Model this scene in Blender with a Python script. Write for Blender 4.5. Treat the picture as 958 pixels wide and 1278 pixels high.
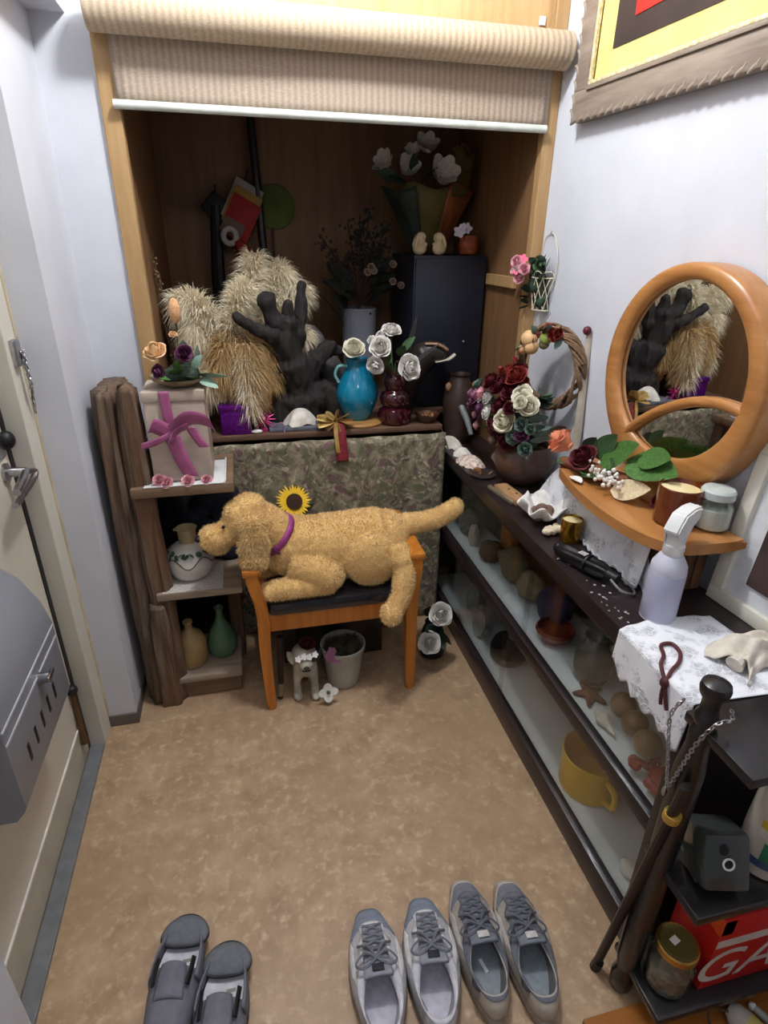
import bpy, bmesh, math, random
import numpy as np
from mathutils import Vector as V, Matrix, Quaternion, noise
random.seed(7); rng = np.random.default_rng(7)
for o in list(bpy.data.objects): bpy.data.objects.remove(o)
scn = bpy.context.scene
C = bpy.context.collection
PI = math.pi

# ------------------------------------------------------------------ camera
cam = bpy.data.cameras.new('camera'); camo = bpy.data.objects.new('camera', cam); C.objects.link(camo)
pit, yaw, rol = math.radians(25.1056), math.radians(13.585), math.radians(0.872)
fw = V((math.sin(yaw)*math.cos(pit), math.cos(yaw)*math.cos(pit), -math.sin(pit)))
rt = V((math.cos(yaw), -math.sin(yaw), 0)); up = rt.cross(fw)
r2 = rt*math.cos(rol) + up*math.sin(rol); u2 = -rt*math.sin(rol) + up*math.cos(rol)
mw = Matrix((r2, u2, -fw)).transposed().to_4x4(); mw.translation = (0, 0, 1.55)
camo.matrix_world = mw
cam.sensor_fit = 'HORIZONTAL'; cam.sensor_width = 36; cam.lens = 36*731.5/958; cam.clip_start = .02
scn.camera = camo

# ------------------------------------------------------------------ world, light, exposure
w = bpy.data.worlds.new('world'); scn.world = w; w.use_nodes = True
w.node_tree.nodes['Background'].inputs[0].default_value = (.80, .86, 1, 1)
w.node_tree.nodes['Background'].inputs[1].default_value = .13
def lamp(name, loc, power, r, col):
    l = bpy.data.lights.new(name, 'POINT'); l.energy = power; l.shadow_soft_size = r; l.color = col
    o = bpy.data.objects.new(name, l); C.objects.link(o); o.location = loc; return o
KEY = lamp('entrance_ceiling_bulb', (.24, 1.40, 2.64), 46, .08, (.96, .98, 1))
HALL = lamp('hall_ceiling_bulb', (.15, -.75, 2.62), 11, .14, (1, .985, .96))
vs = scn.view_settings; vs.view_transform = 'Standard'; vs.look = 'None'; vs.gamma = 1; vs.exposure = 0.3
vs.use_curve_mapping = False

# ------------------------------------------------------------------ materials
def lin(c):
    return tuple(((x/255)/12.92 if x/255 <= .04045 else ((x/255+.055)/1.055)**2.4) for x in c)
MC = {}
def nodes(name):
    m = bpy.data.materials.new(name); m.use_nodes = True
    nt = m.node_tree; return m, nt, nt.nodes['Principled BSDF']
def mix(nt, fac, a, b):
    n = nt.nodes.new('ShaderNodeMix'); n.data_type = 'RGBA'
    if isinstance(fac, (int, float)): n.inputs[0].default_value = fac
    else: nt.links.new(fac, n.inputs[0])
    for i, c in ((6, a), (7, b)):
        if isinstance(c, tuple): n.inputs[i].default_value = (*lin(c), 1)
        else: nt.links.new(c, n.inputs[i])
    return n.outputs[2]
def coords(nt, scale=(1, 1, 1), rot=(0, 0, 0)):
    t = nt.nodes.new('ShaderNodeTexCoord'); mp = nt.nodes.new('ShaderNodeMapping')
    mp.inputs['Scale'].default_value = scale; mp.inputs['Rotation'].default_value = rot
    nt.links.new(t.outputs['Object'], mp.inputs[0]); return mp.outputs[0]
def noi(nt, co, scale, detail=4, rough=.55):
    n = nt.nodes.new('ShaderNodeTexNoise'); n.inputs['Scale'].default_value = scale
    n.inputs['Detail'].default_value = detail; n.inputs['Roughness'].default_value = rough
    nt.links.new(co, n.inputs['Vector']); return n.outputs['Fac']
def ramp(nt, fac, a, b):
    n = nt.nodes.new('ShaderNodeMapRange'); n.inputs[1].default_value = a; n.inputs[2].default_value = b
    nt.links.new(fac, n.inputs[0]); return n.outputs[0]
def bumpn(nt, h, bsdf, strength, dist=.01):
    b = nt.nodes.new('ShaderNodeBump'); b.inputs['Strength'].default_value = strength; b.inputs['Distance'].default_value = dist
    nt.links.new(h, b.inputs['Height']); nt.links.new(b.outputs[0], bsdf.inputs['Normal'])
def mat(name, c1, c2=None, rough=.6, scale=14, lo=.35, hi=.65, bump=0, bdist=.004, metal=0, stretch=(1, 1, 1), coat=0, sheen=0, spec=None, detail=4, trans=0, ior=1.45, sss=0):
    if name in MC: return MC[name]
    m, nt, b = nodes(name)
    if c2 is None: c2 = tuple(min(255, x*.88) for x in c1)
    f = noi(nt, coords(nt, stretch), scale, detail)
    nt.links.new(mix(nt, ramp(nt, f, lo, hi), c1, c2), b.inputs['Base Color'])
    b.inputs['Roughness'].default_value = rough; b.inputs['Metallic'].default_value = metal
    b.inputs['Coat Weight'].default_value = coat; b.inputs['Sheen Weight'].default_value = sheen
    b.inputs['Transmission Weight'].default_value = trans; b.inputs['IOR'].default_value = ior
    if spec is not None: b.inputs['Specular IOR Level'].default_value = spec
    if sss: b.inputs['Subsurface Weight'].default_value = sss; b.inputs['Subsurface Radius'].default_value = (.01, .008, .005)
    if bump: bumpn(nt, f, b, bump, bdist)
    MC[name] = m; return m
def wood(name, c1, c2, axis=0, scale=9, rough=.5, bump=.15, coat=0, c3=None):
    if name in MC: return MC[name]
    m, nt, b = nodes(name); st = [7, 7, 7]; st[axis] = .7
    f = noi(nt, coords(nt, tuple(st)), scale, 6, .6); g = noi(nt, coords(nt, tuple(x*.25 for x in st)), scale, 3)
    c = mix(nt, ramp(nt, f, .35, .68), c1, c2)
    if c3: c = mix(nt, ramp(nt, g, .45, .7), c, c3)
    nt.links.new(c, b.inputs['Base Color']); b.inputs['Roughness'].default_value = rough; b.inputs['Coat Weight'].default_value = coat
    bumpn(nt, f, b, bump, .004); MC[name] = m; return m
def glass_pane(name, tint=(235, 240, 240), refl=.5):
    m = bpy.data.materials.new(name); m.use_nodes = True; nt = m.node_tree; nt.nodes.clear()
    o = nt.nodes.new('ShaderNodeOutputMaterial'); t = nt.nodes.new('ShaderNodeBsdfTransparent'); g = nt.nodes.new('ShaderNodeBsdfGlossy')
    x = nt.nodes.new('ShaderNodeMixShader'); lw = nt.nodes.new('ShaderNodeLayerWeight'); pw = nt.nodes.new('ShaderNodeMath'); pw.operation = 'POWER'; pw.inputs[1].default_value = 5
    lw.inputs['Blend'].default_value = .5; nt.links.new(lw.outputs['Facing'], pw.inputs[0])
    k = nt.nodes.new('ShaderNodeMath'); k.operation = 'MULTIPLY_ADD'; k.inputs[1].default_value = .9; k.inputs[2].default_value = .045*refl
    nt.links.new(pw.outputs[0], k.inputs[0])
    t.inputs[0].default_value = (*lin(tint), 1); g.inputs['Roughness'].default_value = .03
    nt.links.new(k.outputs[0], x.inputs[0]); nt.links.new(t.outputs[0], x.inputs[1]); nt.links.new(g.outputs[0], x.inputs[2]); nt.links.new(x.outputs[0], o.inputs[0])
    MC[name] = m; return m

# ------------------------------------------------------------------ geometry helpers
def BM(): return bmesh.new()
def box(bm, c, s, rot=None, bev=0, seg=2):
    r = bmesh.ops.create_cube(bm, size=1); vs_ = r['verts']
    m = Matrix.Translation(V(c)) @ (rot.to_4x4() if rot else Matrix.Identity(4)) @ Matrix.Diagonal((*s, 1))
    bmesh.ops.transform(bm, matrix=m, verts=vs_)
    if bev:
        es = list({e for v in vs_ for e in v.link_edges})
        bmesh.ops.bevel(bm, geom=es, offset=bev, segments=seg, affect='EDGES', profile=.5)
    return bm
def bx(bm, x0, x1, y0, y1, z0, z1, bev=0): return box(bm, ((x0+x1)/2, (y0+y1)/2, (z0+z1)/2), (x1-x0, y1-y0, z1-z0), None, bev)
def rz(a): return Matrix.Rotation(a, 3, 'Z')
def rx(a): return Matrix.Rotation(a, 3, 'X')
def ry(a): return Matrix.Rotation(a, 3, 'Y')
def tube(bm, pts, rad, seg=8, cap=True, closed=False, flat=1.0):
    pts = [V(p) for p in pts]; n = len(pts); rad = rad if hasattr(rad, '__len__') else [rad]*n
    rings = []; prev = None
    for i, p in enumerate(pts):
        a = pts[(i-1) % n] if (i or closed) else p; b = pts[(i+1) % n] if (i < n-1 or closed) else p
        d = (b-a).normalized() if (b-a).length > 1e-9 else V((0, 0, 1))
        if prev is None:
            s = d.cross(V((0, 0, 1)));  s = s if s.length > .05 else d.cross(V((1, 0, 0)))
        else: s = prev - d*prev.dot(d)
        s.normalize(); t = d.cross(s); prev = s
        rings.append([bm.verts.new(p + (s*math.cos(k*2*PI/seg) + t*math.sin(k*2*PI/seg)*flat)*rad[i]) for k in range(seg)])
    m = n if closed else n-1
    for i in range(m):
        a, b = rings[i], rings[(i+1) % n]
        for k in range(seg): bm.faces.new((a[k], a[(k+1) % seg], b[(k+1) % seg], b[k]))
    if cap and not closed:
        bm.faces.new(rings[0][::-1]); bm.faces.new(rings[-1])
    return bm
def lathe(bm, prof, seg=24, c=(0, 0, 0), m=None, wob=0):
    m = m or Matrix.Translation(V(c)); rings = []
    for r, z in prof:
        rings.append([bm.verts.new(m @ V((max(r, 1e-5)*(1+wob*math.sin(3*k*2*PI/seg))*math.cos(k*2*PI/seg), max(r, 1e-5)*math.sin(k*2*PI/seg), z))) for k in range(seg)])
    for a, b in zip(rings, rings[1:]):
        for k in range(seg): bm.faces.new((a[k], a[(k+1) % seg], b[(k+1) % seg], b[k]))
    bm.faces.new(rings[0][::-1]); bm.faces.new(rings[-1]); return bm
def ell(bm, c, r, rot=None, seg=14, rings=10):
    rr = r if hasattr(r, '__len__') else (r, r, r)
    m = Matrix.Translation(V(c)) @ (rot.to_4x4() if rot else Matrix.Identity(4)) @ Matrix.Diagonal((*rr, 1))
    bmesh.ops.create_uvsphere(bm, u_segments=seg, v_segments=rings, radius=1, matrix=m); return bm
def sheet(bm, fn, nu, nv, closed=False):
    g = [[bm.verts.new(fn(i/nu, j/nv)) for j in range(nv+1)] for i in range(nu if closed else nu+1)]
    for i in range(nu):
        for j in range(nv):
            a = g[i]; b = g[(i+1) % len(g)]; bm.faces.new((a[j], b[j], b[j+1], a[j+1]))
    return bm
def prism(bm, poly, m, depth):
    a = [bm.verts.new(m @ V((x, y, 0))) for x, y in poly]; b = [bm.verts.new(m @ V((x, y, depth))) for x, y in poly]; n = len(poly)
    bm.faces.new(a[::-1]); bm.faces.new(b)
    for i in range(n): bm.faces.new((a[i], a[(i+1) % n], b[(i+1) % n], b[i]))
    return bm
def mesh(name, bm, m=None, smooth=True, ang=35):
    bmesh.ops.recalc_face_normals(bm, faces=bm.faces)
    me = bpy.data.meshes.new(name); bm.to_mesh(me); bm.free()
    if m: me.materials.append(m)
    if smooth:
        me.polygons.foreach_set('use_smooth', [True]*len(me.polygons))
        try: me.set_sharp_from_angle(angle=math.radians(ang))
        except Exception: pass
    return me
WLD = set()
def link(o, parent):
    C.objects.link(o)
    if parent:
        o.parent = parent
        if parent.name in WLD: o.matrix_parent_inverse = Matrix.LocRotScale(parent.location, parent.rotation_euler, None).inverted()
    return o
def obj(name, bm, m, parent=None, smooth=True, ang=35, solid=0, sub=0, label=None, kind=None, off=0):
    me = bm if isinstance(bm, bpy.types.Mesh) else mesh(name, bm, m, smooth, ang)
    o = link(bpy.data.objects.new(name, me), parent)
    if solid: s = o.modifiers.new('s', 'SOLIDIFY'); s.thickness = solid; s.offset = off
    if sub: s = o.modifiers.new('d', 'SUBSURF'); s.levels = sub; s.render_levels = sub
    if label: o['label'] = label
    if kind: o['kind'] = kind
    return o
def tag(o, label, cat, group=None):
    o['label'] = label; o['category'] = cat
    if group: o['group'] = group
    return o
def thing(name, label, cat, loc=(0, 0, 0), rotz=0, group=None, local=False):
    o = bpy.data.objects.new(name, None); C.objects.link(o); o.location = loc; o.rotation_euler = (0, 0, rotz); o.empty_display_size = .02
    if not local: WLD.add(o.name)
    return tag(o, label, cat, group)
def struct(name, bm, m, parent=None, smooth=False, label=None):
    o = obj(name, bm, m, parent, smooth)
    if not parent: o['kind'] = 'structure'
    if label: o['label'] = label
    return o
def inst(name, me, parent, p, d=(0, 0, 1), s=1, roll=0, label=None):
    o = bpy.data.objects.new(name, me); link(o, parent)
    q = V(d).normalized().to_track_quat('Z', 'Y') @ Quaternion((0, 0, 1), roll)
    o.location = p; o.rotation_mode = 'QUATERNION'; o.rotation_quaternion = q; o.scale = s if hasattr(s, '__len__') else (s, s, s)
    if label: o['label'] = label
    return o
def blob(name, build, voxel, m, smooth_it=6, factor=.5):
    bm = BM(); build(bm); me = bpy.data.meshes.new('tmp'); bm.to_mesh(me); bm.free()
    o = bpy.data.objects.new('tmp', me); C.objects.link(o)
    r = o.modifiers.new('r', 'REMESH'); r.mode = 'VOXEL'; r.voxel_size = voxel; r.use_smooth_shade = True
    s = o.modifiers.new('s', 'SMOOTH'); s.iterations = smooth_it; s.factor = factor
    dg = bpy.context.evaluated_depsgraph_get(); res = bpy.data.meshes.new_from_object(o.evaluated_get(dg))
    res.name = name; bpy.data.objects.remove(o); bpy.data.meshes.remove(me)
    res.materials.clear(); res.materials.append(m); return res
def tris(name, P, m, width_smooth=True):
    n = len(P)//3; me = bpy.data.meshes.new(name)
    me.from_pydata([tuple(p) for p in P], [], [(3*i, 3*i+1, 3*i+2) for i in range(n)]); me.materials.append(m); return me
def fur(me, n, ln, wd, m, lay=(0, 0, -.3), jit=.5):
    me.calc_loop_triangles(); co = np.zeros(len(me.vertices)*3); me.vertices.foreach_get('co', co); co = co.reshape(-1, 3)
    nr = np.zeros(len(me.vertices)*3); me.vertices.foreach_get('normal', nr); nr = nr.reshape(-1, 3)
    tr = np.array([t.vertices[:] for t in me.loop_triangles]); a, b, c = co[tr[:, 0]], co[tr[:, 1]], co[tr[:, 2]]
    ar = np.linalg.norm(np.cross(b-a, c-a), axis=1); k = rng.choice(len(tr), n, p=ar/ar.sum())
    u = rng.random((n, 2)); f = u.sum(1) > 1; u[f] = 1-u[f]
    p = a[k] + (b-a)[k]*u[:, :1] + (c-a)[k]*u[:, 1:]; N = nr[tr[k, 0]]
    d = N + np.array(lay) + rng.normal(0, jit, (n, 3)); d /= np.linalg.norm(d, axis=1)[:, None]
    s = np.cross(d, rng.normal(0, 1, (n, 3))); s /= np.linalg.norm(s, axis=1)[:, None]
    L = ln*(.6+.6*rng.random((n, 1)))
    P = np.stack([p - s*wd - N*.002, p + s*wd - N*.002, p + d*L], 1).reshape(-1, 3)
    return tris('fur', P, m)

# ------------------------------------------------------------------ plant pieces (unit meshes, shared)
UM = {}
def leaf_me(m, w=.25, bend=.25, fold=.25, sharp=1.0):
    k = ('leaf', m.name, w, bend, fold, sharp)
    if k in UM: return UM[k]
    def fn(u, v):
        x = (u*2-1); ww = w*math.sin(PI*min(1, v**.75))**(.8*sharp) + .01
        return V((x*ww, bend*v*v + fold*abs(x)*ww, v))
    UM[k] = mesh('leaf', sheet(BM(), fn, 4, 8), m, True, 180); return UM[k]
def leaf(parent, m, p, d, L, w=.25, bend=.25, roll=None, name='leaf', fold=.25, sharp=1.0):
    return inst(name, leaf_me(m, w, bend, fold, sharp), parent, p, d, L, random.uniform(-3, 3) if roll is None else roll)
def leafn(parent, m, p, q, n, L=None, w=.4, bend=.1, name='leaf'):
    z = (V(q)-V(p)); L = z.length; z.normalize(); y = V(n)-z*V(n).dot(z); y.normalize(); x = y.cross(z)
    o = link(bpy.data.objects.new(name, leaf_me(m, w, bend, .15)), parent); o.rotation_mode = 'QUATERNION'; o.rotation_quaternion = Matrix((x, y, z)).transposed().to_quaternion(); o.location = p; o.scale = (L, L, L); return o
def petals(bm, n, R, H, w, r0=.06, a0=0, curl=.25, cup=.5, z0=0, nu=5, nv=6, jit=.06, tip=0):
    for i in range(n):
        a = a0 + i*2*PI/n + random.uniform(-jit, jit); h = H*random.uniform(.92, 1.08); rr = R*random.uniform(.94, 1.06)
        def fn(u, v):
            x = u*2-1; ww = w*(math.sin(PI*(.12+.80*v))**.7)*(1-tip*v)
            r = r0 + (rr-r0)*v**(.75) + curl*rr*max(0, v-.65)**1.3 - cup*abs(x)**2*ww*.35
            z = z0 + h*v**(1.1) - curl*1.1*max(0, v-.7)**1.4*1.6
            return V((r*math.cos(a) - x*ww*math.sin(a), r*math.sin(a) + x*ww*math.cos(a), z))
        sheet(bm, fn, nu, nv)
    return bm
def rose_me(m, key='rose', openness=1.0):
    k = (key, m.name, openness)
    if k in UM: return UM[k]
    bm = BM(); o = openness
    for n, R, H, wa, lip, cl, a0 in ((2, .13, .98, 1.9, 0, .75, .3), (3, .25, .97, 1.3, 0, .55, .9), (4, .40*o, .93, 1.05, .0, .22, .2), (5, .54*o, .86, .95, .05, .08, .7), (5, .70*o, .74, .90, .09, 0, 0), (5, .86*o, .56, .86, .12, 0, .5)):
        for i in range(n):
            a1 = a0+i*2*PI/n+random.uniform(-.15, .15); h1 = H*random.uniform(.93, 1.05); r1 = R*random.uniform(.93, 1.07); ph = random.random()*6
            def fn(u, v):
                x = u*2-1; ve = v*(1-.20*abs(x)**3); a = a1 + x*wa*(.45+.55*min(1, v*1.5))
                r = r1*(.32+.68*math.sin(min(1, ve*1.25)*PI/2))*(1-cl*ve**3) + lip*max(0, (ve-.5)/.5)**2 + .05*abs(x)**2*v + .05*math.sin(4*x+ph)*v*v
                return V((r*math.cos(a), r*math.sin(a), h1*ve**.9 - lip*1.1*max(0, (ve-.7)/.3)**2 + .07*math.sin(3.3*x+ph*2)*v*v))
            sheet(bm, fn, 7, 7)
    ell(bm, (0, 0, .06), (.24, .24, .12), None, 8, 6)
    UM[k] = mesh('rose', bm, m, True, 180); return UM[k]
def lily_me(m):
    k = ('lily', m.name)
    if k not in UM:
        bm = BM(); petals(bm, 3, .80, .85, .50, .05, 0, .22, .7, tip=.15); petals(bm, 3, .70, .92, .46, .05, PI/3, .2, .7, tip=.15)
        UM[k] = mesh('lily', bm, m, True, 180)
    return UM[k]
def blossom_me(m, n=5, w=.42, H=.18, tip=0, R=1):
    k = ('bl', m.name, n, w, H, tip)
    if k not in UM: UM[k] = mesh('blossom', petals(BM(), n, R, H, w, .05, 0, .1, .4, tip=tip), m, True, 180)
    return UM[k]
def ball_me(m, seg=10):
    k = ('ball', m.name, seg)
    if k not in UM: UM[k] = mesh('ball', ell(BM(), (0, 0, 0), 1, None, seg, max(6, seg-2)), m)
    return UM[k]
def stem(parent, pts, r, m, name='stem'):
    return obj(name, tube(BM(), bez(pts), r, 6), m, parent)
def bez(p, n=12):
    p = [V(q) for q in p]
    if len(p) == 2: return [p[0].lerp(p[1], i/n) for i in range(n+1)]
    out = []                                   # Catmull-Rom through the points
    q = [2*p[0]-p[1]] + p + [2*p[-1]-p[-2]]
    for i in range(1, len(q)-2):
        for k in range(n if i < len(q)-3 else n+1):
            t = k/n; a, b, c, d = q[i-1], q[i], q[i+1], q[i+2]
            out.append(.5*((2*b) + (c-a)*t + (2*a-5*b+4*c-d)*t*t + (3*b-a-3*c+d)*t**3))
    return out
def text(name, s, parent, m, loc, rot, size, shear=0, ext=.0004, align='CENTER'):
    cu = bpy.data.curves.new(name, 'FONT'); cu.body = s; cu.size = size; cu.shear = shear; cu.extrude = ext; cu.align_x = align; cu.align_y = 'CENTER'
    o = bpy.data.objects.new('t', cu); C.objects.link(o); dg = bpy.context.evaluated_depsgraph_get()
    me = bpy.data.meshes.new_from_object(o.evaluated_get(dg)); bpy.data.objects.remove(o); me.materials.clear(); me.materials.append(m)
    t = link(bpy.data.objects.new(name, me), parent); t.location = loc; t.rotation_euler = rot; return t
# ================================================================== STRUCTURE
def wallmat():
    m, nt, b = nodes('white_wallpaper'); co = coords(nt)
    f = noi(nt, co, 5, 3); g = noi(nt, co, 260, 2)
    nt.links.new(mix(nt, ramp(nt, f, .3, .7), (213, 215, 222), (204, 206, 213)), b.inputs['Base Color']); b.inputs['Roughness'].default_value = .8
    bumpn(nt, g, b, .25, .002); return m
WALL = wallmat()
def floormat():
    m, nt, b = nodes('mottled_linoleum'); co = coords(nt)
    f = noi(nt, co, 9, 6, .7); g = noi(nt, co, 34, 4, .65); h = noi(nt, co, 2.2, 2)
    c = mix(nt, ramp(nt, f, .34, .66), (154, 125, 95), (186, 157, 125)); c = mix(nt, ramp(nt, g, .52, .72), c, (202, 174, 142)); c = mix(nt, ramp(nt, h, .5, .75), c, (164, 134, 102))
    nt.links.new(c, b.inputs['Base Color']); b.inputs['Roughness'].default_value = .48; bumpn(nt, g, b, .08, .002); return m
FLOOR = floormat()
CREAM = mat('cream_door_paint', (214, 208, 192), (205, 199, 183), .45, 3)
JAMB = mat('cream_jamb_paint', (210, 206, 192), (202, 197, 182), .5, 3)
TRIM = wood('light_wood_trim', (182, 148, 102), (166, 130, 84), 2, 6, .5, .06)
TRIMX = wood('light_wood_panel', (204, 172, 124), (190, 155, 106), 2, 5, .5, .04)
ALC = wood('alcove_brown_board', (132, 96, 62), (112, 80, 50), 2, 4, .6, .04)
GREYB = mat('grey_vinyl_skirting', (112, 104, 96), (100, 93, 86), .6, 8)
STRIP = mat('grey_threshold_rubber', (118, 120, 122), (104, 106, 108), .55, 30)
BLACK = mat('black_rubber', (14, 14, 16), (22, 22, 24), .5)
STEEL = mat('brushed_steel', (190, 190, 192), (165, 165, 168), .28, 40, metal=1)
WHITEP = mat('white_plastic', (228, 228, 226), (220, 220, 218), .4)

def xw(y): return 1.045 + .0595*(2.06-y)          # the right wall runs slightly out of square
struct('floor', bx(BM(), -.75, 1.3, -1.6, 2.13, -.05, 0), FLOOR)
st = struct('floor_wood_hall', bx(BM(), .60, 1.3, -1.6, .565, 0, .006), mat('hall_subfloor', (120, 76, 34), None, .5))
WF = wood('orange_brown_floorboard', (168, 106, 44), (142, 84, 32), 0, 8, .35, .08, .2)
for i in range(14):
    struct('floor_board', bx(BM(), .60, 1.3, .565-.09*(i+1)+.002, .565-.09*i, .006, .014, .001), WF, st)
struct('ceiling', bx(BM(), -.9, 1.4, -1.6, 2.9, 2.78, 2.86), WALL)
# left: near wall stub, door recess, pillar, return beside the alcove
struct('wall_left', bx(BM(), -.72, -.556, -1.6, .815, 0, 2.78), WALL)
b = BM(); bx(b, -.72, -.462, 1.70, 2.9, .045, 2.78); struct('wall_pillar', b, WALL)
struct('wall_back', bx(BM(), -.462, -.318, 2.06, 2.9, 0, 2.78), WALL)
struct('wall_over_door', bx(BM(), -.75, -.60, .815, 1.70, 2.02, 2.78), WALL)
struct('trim_over_door', bx(BM(), -.60, -.372, .6, 2.06, 2.065, 2.78), WALL, label='boxed-in white beam above the entrance door')
struct('baseboard_left', bx(BM(), -.56, -.458, 1.694, 2.06, 0, .046, .002), GREYB)
# right wall, slightly splayed
b = BM(); prism(b, [(xw(2.06), 2.06), (xw(2.06), 2.9), (1.35, 2.9), (1.35, -1.6), (xw(-1.6), -1.6)], Matrix.Identity(4), 2.78); struct('wall_right', b, WALL)
# alcove
struct('wall_alcove_left', bx(BM(), -.318, -.272, 2.085, 2.9, 0, 2.78), ALC)
struct('wall_alcove_right', bx(BM(), 1.003, 1.044, 2.085, 2.9, 0, 2.78), ALC)
struct('wall_alcove_back', bx(BM(), -.318, 1.044, 2.86, 2.9, 0, 2.78), ALC)
struct('floor_alcove', bx(BM(), -.272, 1.003, 2.13, 2.86, -.05, 0), ALC)
struct('ceiling_alcove', bx(BM(), -.272, 1.003, 2.085, 2.86, 2.30, 2.34), ALC)
struct('trim_1', bx(BM(), -.318, -.268, 2.045, 2.085, 0, 2.78, .003), TRIM, label='light wood post on the left of the alcove')
struct('trim_2', bx(BM(), 1.003, 1.045, 2.045, 2.085, 0, 2.78, .003), TRIM, label='light wood post on the right of the alcove')
b = BM(); bx(b, -.268, 1.003, 2.062, 2.085, 2.0, 2.78, .001); d2 = struct('door_2', b, TRIMX, label='light wood cupboard door above the blind')
struct('door_catch', bx(BM(), .955, .975, 2.056, 2.062, 2.135, 2.158, .002), WHITEP, d2)
struct('door_stile', bx(BM(), .985, 1.003, 2.054, 2.062, 2.0, 2.78, .001), TRIM, d2)
struct('trim_batten', bx(BM(), .985, 1.003, 2.13, 2.385, 1.385, 1.425, .002), TRIM, label='short horizontal wood batten inside the alcove')
# threshold and door
struct('trim_threshold', bx(BM(), -.600, -.556, .815, 1.615, 0, .010, .003), STRIP, label='grey door threshold strip')
b = BM(); bx(b, -.612, -.552, 1.615, 1.70, 0, 2.06, .003); jm = struct('trim_3', b, JAMB, label='cream door jamb on the pillar side')
struct('jamb_bead', bx(BM(), -.558, -.548, 1.690, 1.702, .05, 2.06, .002), mat('aged_caulk', (208, 192, 160), None, .6), jm)
b = BM(); bx(b, -.66, -.602, .815, 1.602, .012, 2.02, .002)
d1 = struct('door_1', b, CREAM, label='cream steel entrance door with mail box')
struct('door_gasket', bx(BM(), -.63, -.599, 1.592, 1.6145, .012, 2.02), BLACK, d1)
struct('kick_ridge', bx(BM(), -.603, -.597, .82, 1.598, .135, .143, .002), mat('pale_ridge', (236, 232, 222), None, .35), d1)
struct('kick_plate', bx(BM(), -.603, -.599, .82, 1.598, .014, .135, .001), mat('kick_plate_paint', (190, 184, 166), (178, 172, 155), .5), d1)
# lever, lock, stop
bm = BM(); lathe(bm, [(.024, 0), (.024, .008), (.012, .012), (.012, .05)], 16, m=Matrix.Translation((-.602, 1.545, 1.005)) @ ry(PI/2).to_4x4())
tube(bm, bez([(-.555, 1.545, 1.005), (-.55, 1.50, .999), (-.548, 1.44, .99)], 6), .010, 10); tube(bm, bez([(-.56, 1.545, 1.005), (-.545, 1.58, .992), (-.548, 1.552, .975), (-.55, 1.48, .968), (-.55, 1.42, .965)], 6), .008, 10)
obj('lever_handle', bm, STEEL, d1)
obj('thumb_turn', ell(BM(), (-.595, 1.59, 1.075), (.02, .022, .024)), BLACK, d1)
obj('lock_plate', bx(BM(), -.603, -.597, 1.50, 1.575, 1.04, 1.13, .004), STEEL, d1)
obj('door_stop_knob', ell(BM(), (-.592, 1.565, .285), (.016, .018, .018)), BLACK, d1)
obj('door_stop_arm', tube(BM(), [(-.592, 1.565, .28), (-.59, 1.55, .13), (-.588, 1.545, .09)], [.008, .009, .014], 8), mat('bronze_fitting', (110, 84, 58), None, .4, metal=.6), d1)
# mail box on the door
GBOX = mat('grey_mailbox_plastic', (132, 134, 140), (122, 124, 130), .38, 4)
pr = [(-.602, .465), (-.525, .465), (-.505, .488), (-.500, .50), (-.500, .70), (-.512, .76), (-.545, .83), (-.585, .868), (-.602, .872)]
Mx = Matrix(((1, 0, 0, 0), (0, 0, 1, .955), (0, 1, 0, 0), (0, 0, 0, 1)))
bm = prism(BM(), pr, Mx, .36); mbx = obj('mail_box', bm, GBOX, d1, ang=25)
for z in (.695, .662): obj('groove', bx(BM(), -.502, -.4975, .958, 1.312, z-.003, z+.003, .001), mat('light_groove', (190, 192, 198), None, .3), mbx)
for k in range(5): obj('slot', bx(BM(), -.5015, -.4985, 1.03+.047*k, 1.042+.047*k, .548, .592, .002), BLACK, mbx)
bm = BM(); tube(bm, [(-.50, 1.165, .655), (-.476, 1.165, .655)], .013, 12); box(bm, (-.478, 1.172, .655), (.008, .04, .014), None, .003); obj('latch', bm, STEEL, mbx)
# safety chain on the jamb
def chain(bm, pts, r=.006, wire=.0016, step=.009):
    P = bez(pts, 40); acc = 0; k = 0; last = P[0]
    for a, b in zip(P, P[1:]):
        acc += (b-a).length
        if acc >= step:
            acc = 0; d = (b-a).normalized(); q = d.to_track_quat('Z', 'Y') @ Quaternion((0, 0, 1), (k % 2)*PI/2)
            tube(bm, [b + q @ V((r*.55*math.cos(t), 0, r*math.sin(t))) for t in [i*2*PI/10 for i in range(10)]], wire, 5, closed=True); k += 1
    return bm
ch = thing('door_chain', 'steel safety chain hanging on the cream door jamb', 'chain', (-.545, 1.66, 1.29))
obj('chain_bracket', bx(BM(), -.553, -.538, 1.635, 1.675, 1.245, 1.31, .004), STEEL, ch)
for k in range(3): obj('chain_links', chain(BM(), [(-.54+.003*k, 1.662+.004*k, 1.285), (-.535+.004*k, 1.668-.008*k, 1.20), (-.540, 1.672, 1.125+.03*k)]), STEEL, ch)
# ceiling lamps
for nm, lb, p in (('ceiling_lamp', 'round white ceiling lamp over the entrance floor', KEY.location), ('ceiling_lamp', 'round white ceiling lamp over the hall behind', HALL.location)):
    t = thing(nm, lb, 'lamp', (p.x, p.y, 2.78)); obj('lamp_base', lathe(BM(), [(.12, 2.778), (.12, 2.765), (.05, 2.76), (.03, 2.745)], 24, (p.x, p.y, 0)), WHITEP, t)
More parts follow.
